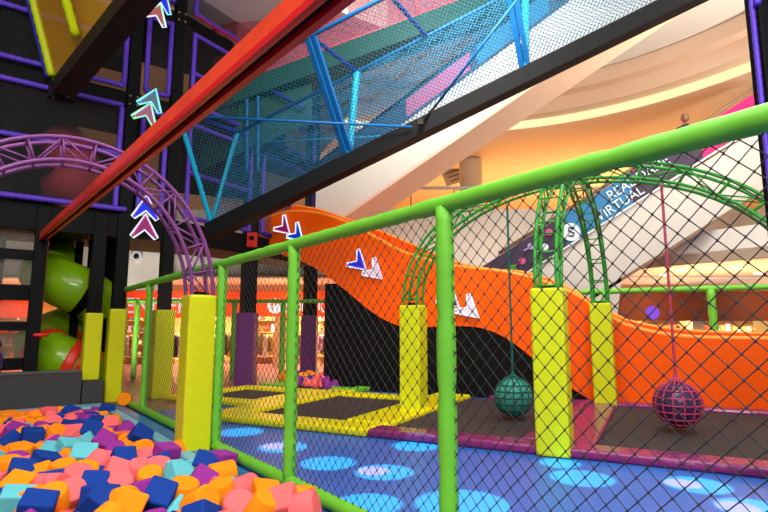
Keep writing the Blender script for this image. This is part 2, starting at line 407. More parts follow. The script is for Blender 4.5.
for i in range(7):
    x = 4.0+i*.9; m = MB(); m.cyl((x, 26.5, 8.96), .12, .06, 16)
    tag(m.build('downlight', M['lamp']), 'small round downlight in the orange upper ceiling', 'light', 'downlights in the upper ceiling')

# ================================================================== SHOPS
def shop_sign(x0, x1, z0, z1, mat, label):
    t = thing('shop_sign', ((x0+x1)/2, FY-.3, z0), label, 'sign')
    one(lambda m: m.box(((x0+x1)/2, FY-.3, (z0+z1)/2), (x1-x0, .3, z1-z0), bev=.02), 'sign_board', mat, t)
    return t
RX = frame_rot((1,0,0))
z0 = at(150, 318, FY).z; z1 = at(150, 292, FY).z
t = shop_sign(at(112,300,FY).x, at(207,300,FY).x, z0, z1, M['sign_red'], 'orange red shop sign with white letters behind the green fence at left')
text_mesh('RENNER', .92, Matrix.Rotation(PI/2, 3, 'X'), (at(112,313,FY-.47).x, FY-.47, at(112,313,FY-.47).z), M['letter'], 'lettering', t, sx=.92)
t = shop_sign(at(212,300,FY).x, at(384,300,FY).x, z0+.05, z1-.02, M['sign_red'], 'orange red shop sign with round white emblem behind the purple pillars')
text_mesh('NONNICK', .70, Matrix.Rotation(PI/2, 3, 'X'), (at(284.5,312.5,FY-.47).x, FY-.47, at(284.5,312.5,FY-.47).z), M['letter'], 'lettering', t, sx=.62)
c = at(275, 306, FY-.48)
one(lambda m: m.cyl((c.x, FY-.48, c.z), .31, .04, 32, rot=Matrix.Rotation(PI/2, 3, 'X')), 'round_emblem', M['letter'], t)
def hook(m):
    m.tube([(c.x-.12,FY-.52,c.z-.14),(c.x-.10,FY-.52,c.z+.1),(c.x-.02,FY-.52,c.z+.16),(c.x+.05,FY-.52,c.z+.06),(c.x+.14,FY-.52,c.z+.12)], .035, 6)
one(hook, 'emblem_mark', M['sign_red'], t)
shop_sign(at(0,300,FY).x-2, at(38,300,FY).x, z0, z1, M['sign_red'], 'orange red shop sign behind the black frame at far left')
x0 = at(612,300,FY).x
t = shop_sign(x0, x0+12, at(700,321,FY).z, at(700,292,FY).z, M['sign_dark'], 'long dark red shop fascia above the orange slide at right')
c = at(647,313,FY); one(lambda m: m.cyl((c.x, FY-.47, c.z), .28, .03, 24, rot=Matrix.Rotation(PI/2,3,'X')), 'violet_lamp', emi('violet_glow', (.35,.12,1), .8), t, label='round violet light')
# shop ceilings lamps
for i, x in enumerate((-17,-14.5,-11,-8.9,-6.8,-4.9,-3.2,-1,1.5,4,6.5,8.9,10.5,12,14.5)):
    for y in (FY+1.2, FY+3.2):
        m = MB(); m.box((x, y, 3.42), (1.1, .35, .06), bev=.01); tag(m.build('shop_light', M['shop_lamp']), 'long warm ceiling light inside a shop', 'light', 'warm ceiling lights inside the shops')
# garment racks
def rack(x, y, L, label, seed):
    rr = random.Random(seed)
    t = thing('clothes_rack', (x, y, 0), label+' rack of clothes inside the shop', 'clothes rack')
    one(lambda m: m.tube([(x-L/2,y,0),(x-L/2,y,1.35)], .025, 6), 'upright', M['brass'], t); one(lambda m: m.tube([(x+L/2,y,0),(x+L/2,y,1.35)], .025, 6), 'upright', M['brass'], t)
    one(lambda m: m.tube([(x-L/2,y,1.35),(x+L/2,y,1.35)], .025, 6), 'rail', M['brass'], t)
    n = int(L/.16)
    for i in range(n):
        gx = x-L/2+.1+i*.16; w = rr.uniform(.34,.44); h = rr.uniform(.6,.95)
        m = MB(); p = [(gx-.05,y-w*.5,1.28),(gx-.05,y-.05,1.34),(gx-.05,y+.05,1.34),(gx-.05,y+w*.5,1.28),(gx-.05,y+w*.42,1.3-h),(gx-.05,y-w*.42,1.3-h)]
        m.prism([V(a) for a in p], (.10,0,0))
        g = m.build('garment', rr.choice(GARM)); g.rotation_euler = (0,0,rr.uniform(.6,1.1)*rr.choice((-1,1)))
        tag(g, 'garment hanging on the '+label+' rack', 'garment', 'garments on the '+label+' rack')
for i, (u, y, lab) in enumerate(((122,23.4,'leftmost clothes'),(160,23.8,'centre left clothes'),(176,23.2,'right of yellow pad clothes'),(222,23.5,'middle clothes'),(266,23.3,'right of purple pillar clothes'),(288,24,'behind green post clothes'),(325,23.6,'beside black board clothes'))):
    rack(at(u,350,y).x, y, 1.3, lab, i)
def shelf(x, y, w, label, seed, z0=0, glow=False):
    rr = random.Random(seed)
    t = thing('display_shelf', (x, y, 0), label, 'shelf')
    one(lambda m: m.box((x, y+.2, 1.15), (w, .04, 2.3)), 'back_board', M['wood'], t)
    for k in range(4): one(lambda m: m.box((x, y, .35+.55*k), (w, .4, .04)), 'shelf_board', M['wood'], t)
    n = int(w/.24)
    for k in range(4):
        for i in range(n):
            gx = x-w/2+.14+i*.24; z = .37+.55*k; m = MB(); mm = M['jar_glow'] if (glow and k == 3) else rr.choice(GARM+[M['wood'], M['red_plastic'], M['white_trim']])
            h = rr.uniform(.16,.36)
            if rr.random() < .5: m.box((gx, y, z+h/2), (.17,.2,h), bev=.01)
            else: m.cyl((gx, y, z+h*.4), .075, h*.8, 12, mat=None); m.cyl((gx, y, z+h*.9), .04, h*.2, 10)
            tag(m.build('shop_product', mm), 'small product on the '+label, 'product', 'products on the '+label)
for i, (u, w, lab, gl) in enumerate(((10,2.2,'wooden shop shelf seen through the black frame',False),(140,2.2,'wooden shop shelf left of the tall yellow pad',False),(200,1.8,'wooden shop shelf beside the first purple pad',False),(275,2.4,'wooden shop shelf between the purple pads',False),(335,1.6,'wooden shop shelf beside the black board',False),(715,1.9,'lit shop shelf beside the far green post',True),(745,1.2,'lit shop shelf at the far right edge',True),(622,1.6,'shop shelf beside the slim yellow pad',False),(665,1.8,'shop shelf behind the plum ball rope',False))):
    y = FY+1.9+.15*i; shelf(at(u,345,y).x, y, w, lab, 20+i, glow=gl)

# round white camera on pale wall
struct(one(lambda m: m.box((at(143,270,18.4).x, 18.4, 3.9), (1.9, .3, 1.9)), 'wall_pier', M['cream']))
p = at(136.5, 256.5, 18.2)
t = thing('round_speaker', p, 'round white speaker with black centre on the pale wall', 'speaker')
one(lambda m: (m.cyl(p, .21, .12, 28, bev=.03, rot=Matrix.Rotation(PI/2,3,'X'))), 'housing', M['white_plastic'], t)
one(lambda m: m.sphere(p+V((.02,-.06,0)), .1, 16, 10, scale=(1,.5,1)), 'cone', M['black_lens'], t)

# ================================================================== ESCALATORS
def escalator(A, Bp, width, hside, hban, label, banner):
    A, Bp = V(A), V(Bp); d = (Bp-A); hd = V((d.x, d.y, 0)).normalized(); nrm = V((-hd.y, hd.x, 0))
    t = thing('escalator', (A.x, A.y, A.z), label, 'escalator')
    up = V((0,0,1))
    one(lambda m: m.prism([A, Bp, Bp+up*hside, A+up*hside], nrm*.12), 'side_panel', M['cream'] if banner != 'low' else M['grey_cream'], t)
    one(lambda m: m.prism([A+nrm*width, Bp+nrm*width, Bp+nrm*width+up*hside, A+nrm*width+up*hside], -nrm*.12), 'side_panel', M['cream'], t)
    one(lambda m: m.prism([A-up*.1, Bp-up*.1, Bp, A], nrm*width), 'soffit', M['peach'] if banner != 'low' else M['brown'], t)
    one(lambda m: [m.box(A+d*((k+.5)/24)+nrm*width/2+up*(hside*.75), (d.length/24*.9, width*.8, .16), rz=math.atan2(hd.y, hd.x)) for k in range(5,24)], 'step_band', M['black_steel'], t)
    e = hside; a0 = A-nrm*.03; b0 = Bp-nrm*.03
    return t, a0, b0, d, hd, nrm, up
# upper escalator
eA = at(315, 235, 16.8); eB = at(705, -36, 11.4)
t, a0, b0, d, hd, nrm, up = escalator(eA, eB, 1.35, 1.55, .8, 'upper escalator with cream side and peach underside crossing the atrium', 'up')
def strip_q(f0, f1, za0, za1, off=.04, z_b0=None, z_b1=None):
    p = a0+d*f0-nrm*off; q_ = a0+d*f1-nrm*off
    return [p+up*za0, q_+up*za0, q_+up*za1, p+up*za1]
one(lambda m: m.prism(strip_q(0,1,1.55,2.25), nrm*.05), 'banner', M['ban_dark'], t, label='dark plum banner on the balustrade')
one(lambda m: m.prism(strip_q(.30,.48,1.62,2.18,.06), nrm*.02), 'banner_print', M['ban_pink'], t)
one(lambda m: m.prism(strip_q(.50,.68,1.6,2.2,.06), nrm*.02), 'banner_print', M['ban_blue'], t)
one(lambda m: m.tube([a0+up*2.32, b0+up*2.32], .06, 8), 'handrail', M['black_steel'], t)
# lower escalator
eY = 14.3
lA = at(528, 284, eY); lB = at(790, 88, eY)
# underside line px (610,284)->(728,211)
A = at(560, 316, eY); Bq = at(800, 166, eY)
d0 = Bq-A
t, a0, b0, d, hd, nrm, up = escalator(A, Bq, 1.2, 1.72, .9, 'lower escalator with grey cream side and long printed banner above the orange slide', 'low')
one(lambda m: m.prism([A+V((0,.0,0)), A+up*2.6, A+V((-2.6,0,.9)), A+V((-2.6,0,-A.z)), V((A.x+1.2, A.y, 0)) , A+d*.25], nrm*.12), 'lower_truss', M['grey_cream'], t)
bl0 = at(500, 290, eY-.05); bl1 = at(718, 150, eY-.05)      # lower edge of the banner (white line)
dl = (bl1-bl0)
def ban(f0, f1, h0=0, h1=.93, off=0): 
    p = bl0+dl*f0; q_ = bl0+dl*f1
    return [p+up*h0-nrm*off, q_+up*h0-nrm*off, q_+up*h1-nrm*off, p+up*h1-nrm*off]
for f0, f1, mt, lab in ((-.1,.30,'ban_dark','dark plum banner section'),(.30,.60,'ban_blue','blue banner section'),(.60,.93,'ban_dark','dark banner section'),(.93,1.3,'ban_mag','magenta banner section')):
    one(lambda m: m.prism(ban(f0,f1), nrm*.05), 'banner', M[mt], t, label=lab)
def wl(m):
    pts = [bl0+dl*(-.1)-nrm*.04, bl0+dl*.9-nrm*.04, bl0+dl*1.0-nrm*.04+up*.0, bl0+dl*1.1-nrm*.04-up*.05, bl0+dl*1.3-nrm*.04-up*.45]
    m.tube(pts, .03, 6)
one(wl, 'banner_trim', M['white_trim'], t)
ex = dl.normalized(); rotb = Matrix((ex, nrm.cross(ex)*-1 if nrm.cross(ex).z < 0 else nrm.cross(ex), -nrm)).transposed()
text_mesh('REALIDADE', .38, rotb, bl0+dl*.50+up*.50-nrm*.02, M['ban_text'], 'lettering', t, ext=.006, sx=1.05)
text_mesh('VIRTUAL', .38, rotb, bl0+dl*.445+up*.12-nrm*.02, M['ban_text'], 'lettering', t, ext=.006, sx=1.05)
cc = at(571, 232, eY-.1)
one(lambda m: m.cyl(cc, .25, .02, 32, rot=Matrix.Rotation(PI/2,3,'X')), 'round_logo', M['ban_text'], t, label='white round logo on the banner')
one(lambda m: m.tube([cc+V((.09,-.03,.1)),cc+V((-.06,-.03,.12)),cc+V((-.08,-.03,.03)),cc+V((.07,-.03,-.03)),cc+V((.05,-.03,-.12)),cc+V((-.08,-.03,-.1))], .02, 6), 'logo_mark', M['ban_dark'], t)
for (u, v, mt) in ((522,261,'ban_pink'),(513,268,'green_steel'),(545,247,'ban_text'),(531,246,'lilac'),(549,232,'ban_pink')):
    p = at(u, v, eY-.1); mm = GARM[7] if mt == 'lilac' else M[mt]
    one(lambda m: (m.cyl(p, .10, .02, 7, rot=Matrix.Rotation(PI/2,3,'X')), m.box(p+V((-.12,0,-.08)), (.2,.02,.04), rot=Matrix.Rotation(-.5,3,'Y').to_3x3())), 'banner_print', mm, t)
one(lambda m: m.tube([bl0+up*1.0, bl0+dl*.9+up*1.0, bl0+dl*1.02+up*1.05, bl0+dl*1.25+up*1.1], .05, 8), 'handrail', M['brown'], t)

# ================================================================== WAVY ORANGE SLIDE
TW = 5.22
def wall_pt(u, v, tt=TW):   # point on the vertical plane t = tt (trampoline frame) under pixel u, v
    P0 = at(u, v, 1.0); P1 = at(u, v, 2.0); dr = P1-P0; cam = V((0,0,CAMZ))
    n = V((.453,.891,0)); k = (ST(0,tt)-cam).dot(n)/dr.dot(n); return cam+dr*k
def resample(pts, us):
    out = []
    for u in us:
        for i in range(len(pts)-1):
            a, b = pts[i], pts[i+1]
            if a[0] <= u <= b[0]+1e-6:
                f = (u-a[0])/(b[0]-a[0])
                # catmull smooth
                p0 = pts[max(i-1,0)][1]; p3 = pts[min(i+2,len(pts)-1)][1]; p1, p2 = a[1], b[1]
                m1 = (p2-p0)/2; m2 = (p3-p1)/2; f2, f3 = f*f, f*f*f
                out.append((u, (2*f3-3*f2+1)*p1+(f3-2*f2+f)*m1+(-2*f3+3*f2)*p2+(f3-f2)*m2)); break
    return out
us = list(range(255, 841, 5))
topF = resample([(255,222),(285,212),(315,213),(345,222),(370,235),(400,251),(430,261),(460,267),(490,270),(520,275),(550,284),(575,295),(600,311),(625,325),(660,334),(700,338),(768,339),(840,340)], us)
botF = resample([(255,246),(285,256),(315,268),(345,290),(375,314),(400,326),(430,327),(460,326),(485,329),(510,341),(540,364),(570,387),(600,404),(625,406),(660,408.5),(700,411.5),(768,416),(840,421)], us)
topR = resample([(255,211),(285,206),(315,209),(345,219),(370,228),(400,240),(430,253),(460,264),(490,270),(520,272),(550,280),(575,292),(600,307),(625,320),(660,328),(700,332),(768,334),(840,335)], us)
t = thing('wavy_slide', ST(0,5.6), 'long wavy orange slide wall behind the trampolines', 'slide')
tv = V((.493,.87,0))*.10
o = one(lambda m: m.strip([wall_pt(u,v) for u,v in topF], [wall_pt(u,v) for u,v in botF], tv), 'front_wall', M['orange_slide'], t)
def lip(m): m.tube([wall_pt(u,v)+tv*.5 for u,v in topF], .055, 8)
one(lip, 'wall_lip', M['orange_edge'], t)
T2 = TW+.95
rear = [wall_pt(u,v,T2) for u,v in topR]
low = [p-V((0,0,1.0)) if p.z > 1.3 else V((p.x,p.y,.25)) for p in rear]
one(lambda m: m.strip(rear, low, tv), 'rear_wall', M['orange_slide'], t)
one(lambda m: m.tube([p+tv*.5 for p in rear], .045, 8), 'wall_lip', M['orange_edge'], t)
fr = [wall_pt(u,v) for u,v in topF]
def bed(m):
    A_ = [V((p.x,p.y,max(p.z-.8,.2)))+tv for p in fr]; B_ = [V((p.x,p.y,max(p.z-.85,.2)))+V((.493,.87,0))*.85 for p in fr]
    m.strip(A_, B_, (0,0,-.06))
one(bed, 'slide_bed', M['orange_slide'], t)
# black supporting board
bb = [wall_pt(326,283,TW+.02)] + [wall_pt(u,v-6,TW+.02) for u,v in botF if 345 <= u <= 600]
g0 = bb[0].copy(); g0.z = 0; g1 = bb[-1].copy(); g1.z = 0
bl = wall_pt(333,391,TW+.02); bl.z = 0
def board(m): m.prism([bl, bb[0]]+[wall_pt(352,283,TW+.02)]+bb[2:]+[g1], V((.493,.87,0))*.08)
def board2(m):
    A_ = [wall_pt(u, v-5, TW+.03) for u, v in botF if 325 <= u <= 600]; A_[0] = wall_pt(325,283.5,TW+.03); A_[1]=wall_pt(330,283.5,TW+.03); A_[2]=wall_pt(335,283.5,TW+.03)
    B_ = [V((p.x,p.y,0)) for p in A_]
    m.strip(A_, B_, V((.493,.87,0))*.06)
tag(one(board2, 'black_board', M['black_wood']), 'tall black board filling the space under the orange slide', 'board')

# ================================================================== TRAMPOLINES
def tramp(bed_r, pads, label, mat, zt=.1):
    s0, s1, t0, t1 = bed_r
    t = thing('trampoline', ST((s0+s1)/2, (t0+t1)/2), label, 'trampoline')
    one(lambda m: m.box(ST((s0+s1)/2, (t0+t1)/2, .03), (s1-s0+.1, t1-t0+.1, .03), rz=YAW_S), 'bed', M['bed'], t)
    for a, b, c_, d_ in pads:
        # side pads taller than bed; slightly shrunk for seams
        one(lambda m: m.box(ST((a+b)/2, (c_+d_)/2, .06), (b-a-.01, d_-c_-.01, .12), rz=YAW_S, bev=.045, seg=3), 'frame_pad', mat, t)
    return t
tramp((0,2.05,.5,4.75), [(0,2.5,.05,.5),(2.07,2.5,.5,4.78),(0.3,2.5,4.8,5.15)], 'black trampoline with magenta pads under the teal ball', M['magenta'])
tramp((3.05,6.9,.5,4.75), [(2.5,7.3,.05,.5),(2.5,3.05,.5,4.78),(2.5,7.3,4.8,5.15),(6.9,7.3,.5,4.78)], 'black trampoline with magenta pads under the plum ball', M['magenta'])
tramp((-2.85,-.88,.65,3.7), [(-3.5,0,.02,.63),(-.88,-.02,.65,4.85),(-2.87,-.9,3.72,4.15),(-3.5,-2.87,.65,4.5)], 'black trampoline with yellow pads left of the near middle yellow column', M['yellow_mat'])
tramp((-5.7,-3.97,2.0,3.75), [(-6.1,-3.52,1.55,1.98),(-3.95,-3.52,2.0,3.75),(-6.1,-3.52,3.77,4.2),(-6.1,-5.72,2.0,3.75)], 'smaller far black trampoline with yellow pads at the left', M['yellow_mat'])
tramp((-5.7,-3.4,5.0,6.6), [(-6.1,-3.0,4.6,4.98),(-6.1,-3.0,6.62,7.0),(-3.38,-3.0,5.0,6.6),(-6.1,-5.72,5.0,6.6)], 'farthest trampoline with green pads near the small block pile', M['green_pad'])

# ================================================================== TRUSS ARCHES
def truss_arch(P0, P1, ztop, rise, half, r, mat, label, padw, padmat, hpad=2.05, pads=(1,1), n=30, square=.14, name='truss_arch', padang=0, expo=1.0):
    P0, P1 = V(P0), V(P1); ctr = (P0+P1)/2; e = (P1-P0); hl = e.length/2; e.normalize(); nn = V((-e.y, e.x, 0))
    t = thing(name, V((ctr.x, ctr.y, 0)), label, 'arch')
    base = ztop-rise
    def chord(off_r, off_n):
        pts = [P0+V((0,0,base-.3))-e*off_r+nn*off_n]
        for k in range(n+1):
            a = PI-PI*k/n
            ca = math.copysign(abs(math.cos(a))**expo, math.cos(a)); sa = abs(math.sin(a))**expo
            pts.append(ctr+e*((hl+off_r)*ca)+nn*off_n+V((0,0,base+(rise+off_r)*sa)))
        pts.append(P1+V((0,0,base-.3))+e*off_r+nn*off_n)
        return pts
    ch = [chord(o, q_) for o in (-square, square) for q_ in (-square, square)]
    for c_ in ch: one(lambda m: m.tube(c_, r, 10), 'chord', mat, t)
    N_ = len(ch[0]); step = 2
    idx = list(range(1, N_-1, step))
    for j, k in enumerate(idx):
        one(lambda m: [m.tube([a[k], b[k]], r*.55, 6) for a, b in ((ch[0],ch[1]),(ch[1],ch[3]),(ch[3],ch[2]),(ch[2],ch[0]))], 'rung', mat, t)
        if j < len(idx)-1:
            k2 = idx[j+1]
            for a, b in ((ch[0],ch[2]),(ch[1],ch[3])): one(lambda m: m.tube([a[k], b[k2]] if j % 2 else [b[k], a[k2]], r*.5, 6), 'brace', mat, t)
    for on, P in zip(pads, (P0, P1)):
        if on:
            pdo = one(lambda m: m.box(P+V((0,0,hpad/2+.005)), (padw, padw, hpad), rz=padang, bev=.03, seg=2), 'column_pad', padmat, t, label='tall vinyl covered foam pad at the foot')
            one(lambda m: m.box(P+V((0,0,hpad/2+.1)), (padw*.4, padw*.4, hpad-.1), rz=padang), 'column_core', M['black_steel'], pdo)
    return t
truss_arch(ST(-.34,2.38), ST(5.95,2.38), 4.28, 2.1, 0, .028, M['green_steel'], 'wide green steel truss arch carrying both hanging balls', .42, M['yellow_pad'], padang=YAW_S)
truss_arch(ST(2.70,.21), ST(2.74,4.88), 4.22, 2.05, 0, .027, M['green_steel'], 'green steel truss arch seen nearly end on crossing between the trampolines', .42, M['yellow_pad'], padang=YAW_S, hpad=2.13)
truss_arch(FQ(2.25,.26), FQ(2.25,3.4), 3.75, 1.75, 0, .026, M['purple_steel'], 'purple steel truss arch over the foam pit', .37, M['yellow_pad'], padang=YAW_F)

# ================================================================== HANGING BALLS
def ball(c, r, ztop, mb, mc, label, cat='ball'):
    t = thing('hanging_ball', c, label, cat)
    bo = one(lambda m: m.sphere(c, r, 32, 20), 'ball', mb, t)
    def cords(m):
        R1 = r*1.02
        for k in range(14):
            a = 2*PI*k/14
            pts = [c+V((0,0,r*1.28)), c+V((r*.16*math.cos(a), r*.16*math.sin(a), r*1.1))]+[c+V((R1*math.cos(p_)*math.cos(a), R1*math.cos(p_)*math.sin(a), R1*math.sin(p_))) for p_ in [math.radians(x) for x in range(66,-91,-12)]]
            m.tube(pts, r*.038, 5)
        for la in (-60,-38,-18,0,18,38):
            p_ = math.radians(la)
            m.tube([c+V((R1*math.cos(p_)*math.cos(2*PI*k/28), R1*math.cos(p_)*math.sin(2*PI*k/28), R1*math.sin(p_))) for k in range(28)], r*.038, 5, closed=True)
    one(cords, 'cord_net', mc, bo)
    one(lambda m: m.tube([c+V((0,0,r*1.2)), V((c.x,c.y,ztop))], .022, 6, ribs=.15), 'rope', mc, t)
    one(lambda m: m.sphere(c+V((0,0,r*1.25)), .035, 10, 8), 'knot', mc, t)
ball(ST(1.56,2.38,.43), .325, 3.86, M['teal_ball'], M['teal_cord'], 'teal rope wrapped ball hanging over the left magenta padded trampoline')
ball(ST(4.08,2.38,.46), .335, 3.93, M['plum_ball'], M['pink_cord'], 'plum ball in pink netting hanging over the right trampoline')

# ================================================================== NEAR GREEN FENCE
fence = thing('net_fence', FQ(2,0), 'near green padded fence with black diamond netting crossing the picture', 'fence')
FH = 2.5
def wrinkled(m, p0, p1, r):
    p0, p1 = V(p0), V(p1); L = (p1-p0).length; k = max(2, int(L/.11)); P = []; RR = []
    for j in range(k+1):
        P.append(p0.lerp(p1, j/k)); RR.append(r*(1+R.uniform(-.05,.05)+(.0 if j % 5 else -.07)))
    m.tube(P, RR, 14)
qs = [8.45, 6.05, 2.1, 0, -2.31, -4.5]
one(lambda m: wrinkled(m, FQ(8.5,0,FH), FQ(-4.6,0,FH), .063), 'top_rail', M['green_pad'], fence)
one(lambda m: wrinkled(m, FQ(8.5,0,.07), FQ(-4.6,0,.07), .07), 'bottom_rail', M['green_pad'], fence)
for q in qs:
    one(lambda m: wrinkled(m, FQ(q,0,.06), FQ(q,0,FH-.02), .066 if q < 7 else .05), 'post', M['green_pad'], fence)
def fence_net(q0, q1, cell, r):
    m = MB(); z0_, z1_ = .12, FH-.05; L = q1-q0; H = z1_-z0_
    def P(x, z): return FQ(q0+x, 0, z0_+z)
    n = int((L+H)/cell)+1
    for k in range(n+1):
        c_ = k*cell
        xa, xb = max(0, c_-H), min(L, c_)
        if xb-xa > .02:
            segs = max(1, int((xb-xa)/.9))
            m.tube([P(xa, c_-xa), P(xb, c_-xb)], r, 4, cap=False)
            m.tube([P(L-xa, c_-xa), P(L-xb, c_-xb)], r, 4, cap=False)
    # knots
    nx = int(L/(cell/2))
    if True:
        for i in range(0):
            for j in range(int(H/(cell/2))+1):
                x, z = i*cell/2, j*cell/2
                a = (x+z)/cell; b_ = ((L-x)+z)/cell
                # nearest true crossing
        ka = int((L+H)/cell)+1
        for a in range(ka+1):
            for b_ in range(ka+1):
                # x+z = a*cell ; (L-x)+z = b*cell
                z = (a*cell+b_*cell-L)/2; x = a*cell-z
                if 0 < x < L and 0 < z < H:
                    p = P(x, z)
                    vs = [m.bm.verts.new(p+V(o)*(r*2.7)) for o in ((1,0,0),(0,1,0),(-1,0,0),(0,-1,0),(0,0,1.3),(0,0,-1.3))]
                    for i in range(4):
                        m.bm.faces.new((vs[i], vs[(i+1)%4], vs[4])); m.bm.faces.new((vs[(i+1)%4], vs[i], vs[5]))
    return m.build('net', M['net_cord'], fence, recalc=False)
for i in range(len(qs)-1):
    q0, q1 = qs[i+1], qs[i]
    fence_net(q0+.06, q1-.06, .112, 0.0029 if q0 < -1 else .0026 if q0 < 1.5 else .0028)
# far green fences
def far_fence(P0, P1, n, label, low=True):
    P0, P1 = V(P0), V(P1); t = thing('far_fence', V(((P0.x+P1.x)/2, (P0.y+P1.y)/2, 0)), label, 'fence')
    up = V((0,0,1))
    one(lambda m: m.tube([P0+up*FH, P1+up*FH], .07, 10, ribs=.4), 'top_rail', M['green_pad'], t)
    if low: one(lambda m: m.tube([P0+up*.08, P1+up*.08], .07, 10, ribs=.4), 'bottom_rail', M['green_pad'], t)
    for k in range(n+1):
        p = P0.lerp(P1, k/n); one(lambda m: m.tube([p, p+up*FH], .09, 10, ribs=.35), 'post', M['green_pad'], t)
G1 = ST(1.45,7.0); G2 = ST(7.2,7.0)
dG = (G2-G1)
far_fence(ST(.45,6.75), ST(6.99,6.75), 3, 'green padded fence rail standing behind the orange slide at right')
far_fence((at(86,350,17.3).x,17.3,0), (at(331,350,17.3).x,17.3,0), 5, 'far green fence in front of the shops at left', low=False)
far_fence((at(-60,350,15.5).x,15.5,0), (at(34,350,15.5).x,15.5,0), 2, 'far green fence seen through the black frame')

# ================================================================== FOAM PIT
def foam_obj(p, shape, col, size, rot, idx):
    m = MB()
    if shape == 'cube': m.box((0,0,0), size, bev=.016, seg=2)
    else: m.cyl((0,0,0), size[0], size[1], 20, bev=.015)
    bmesh.ops.transform(m.bm, matrix=rot.to_4x4(), verts=m.bm.verts)
    o = m.build('foam_'+('cube' if shape == 'cube' else 'cylinder'), M['foam_'+col], org=(0,0,0)); o.location = p
    return o
placed = []
def zone(q, n):
    if q > 5.6: return 'by the grey carpeted step'
    if n < 1.0 and q > 1.7: return 'near the purple arch yellow pad'
    if q > 3.4: return 'in the far middle of the pit'
    if q > .9: return 'in the middle of the pit'
    if n < .95: return 'beside the near fence mat'
    return 'in the near front of the pit'
proto = {}
def make_proto(shape, k):
    m = MB()
    if shape == 'cube':
        w, h, d = [(.25,.25,.25),(.27,.22,.25),(.24,.28,.20),(.23,.23,.30)][k]
        vs = m.box((0,0,0), (w,d,h), bev=.022, seg=3)
        for v_ in m.bm.verts: v_.co *= 1+.03*math.sin(v_.co.x*21+k)*math.cos(v_.co.y*17)
    else:
        r_, h = [(.12,.24),(.135,.21),(.11,.30),(.125,.27)][k]
        m.cyl((0,0,0), r_, h, 22, bev=.02)
    bmesh.ops.recalc_face_normals(m.bm, faces=m.bm.faces)
    me = bpy.data.meshes.new('foam'); m.bm.to_mesh(me); m.bm.free(); return me
for sh in ('cube','cylinder'):
    for k in range(4):
        base = make_proto(sh, k)
        for col in FOAM:
            me = base.copy(); me.materials.append(M['foam_'+col]); proto[(sh,k,col)] = me
def add_foam(P, sh, col, k=None, rot=None, sc=1.0, label=None):
    k = R.randrange(4) if k is None else k
    nm = 'foam_cube' if sh == 'cube' else 'foam_cylinder'
    o = bpy.data.objects.new(nm, proto[(sh,k,col)]); C.objects.link(o); o.location = P; o.scale = (sc,)*3
    o.rotation_euler = rot if rot else (R.uniform(0,PI), R.uniform(0,PI), R.uniform(0,2*PI))
    x, y = P.x+.96, P.y-5.6; n = -.796*x-.605*y; q = -.605*x+.796*y
    cn = {'navy':'navy blue','cyan':'pale cyan'}.get(col, col)
    if label: tag(o, label, 'foam block')
    else:
        z_ = zone(q, n); tag(o, '%s foam %s %s' % (cn, sh, z_), 'foam block', '%s foam %ss %s' % (cn, sh, z_))
    placed.append((P.x, P.y)); return o
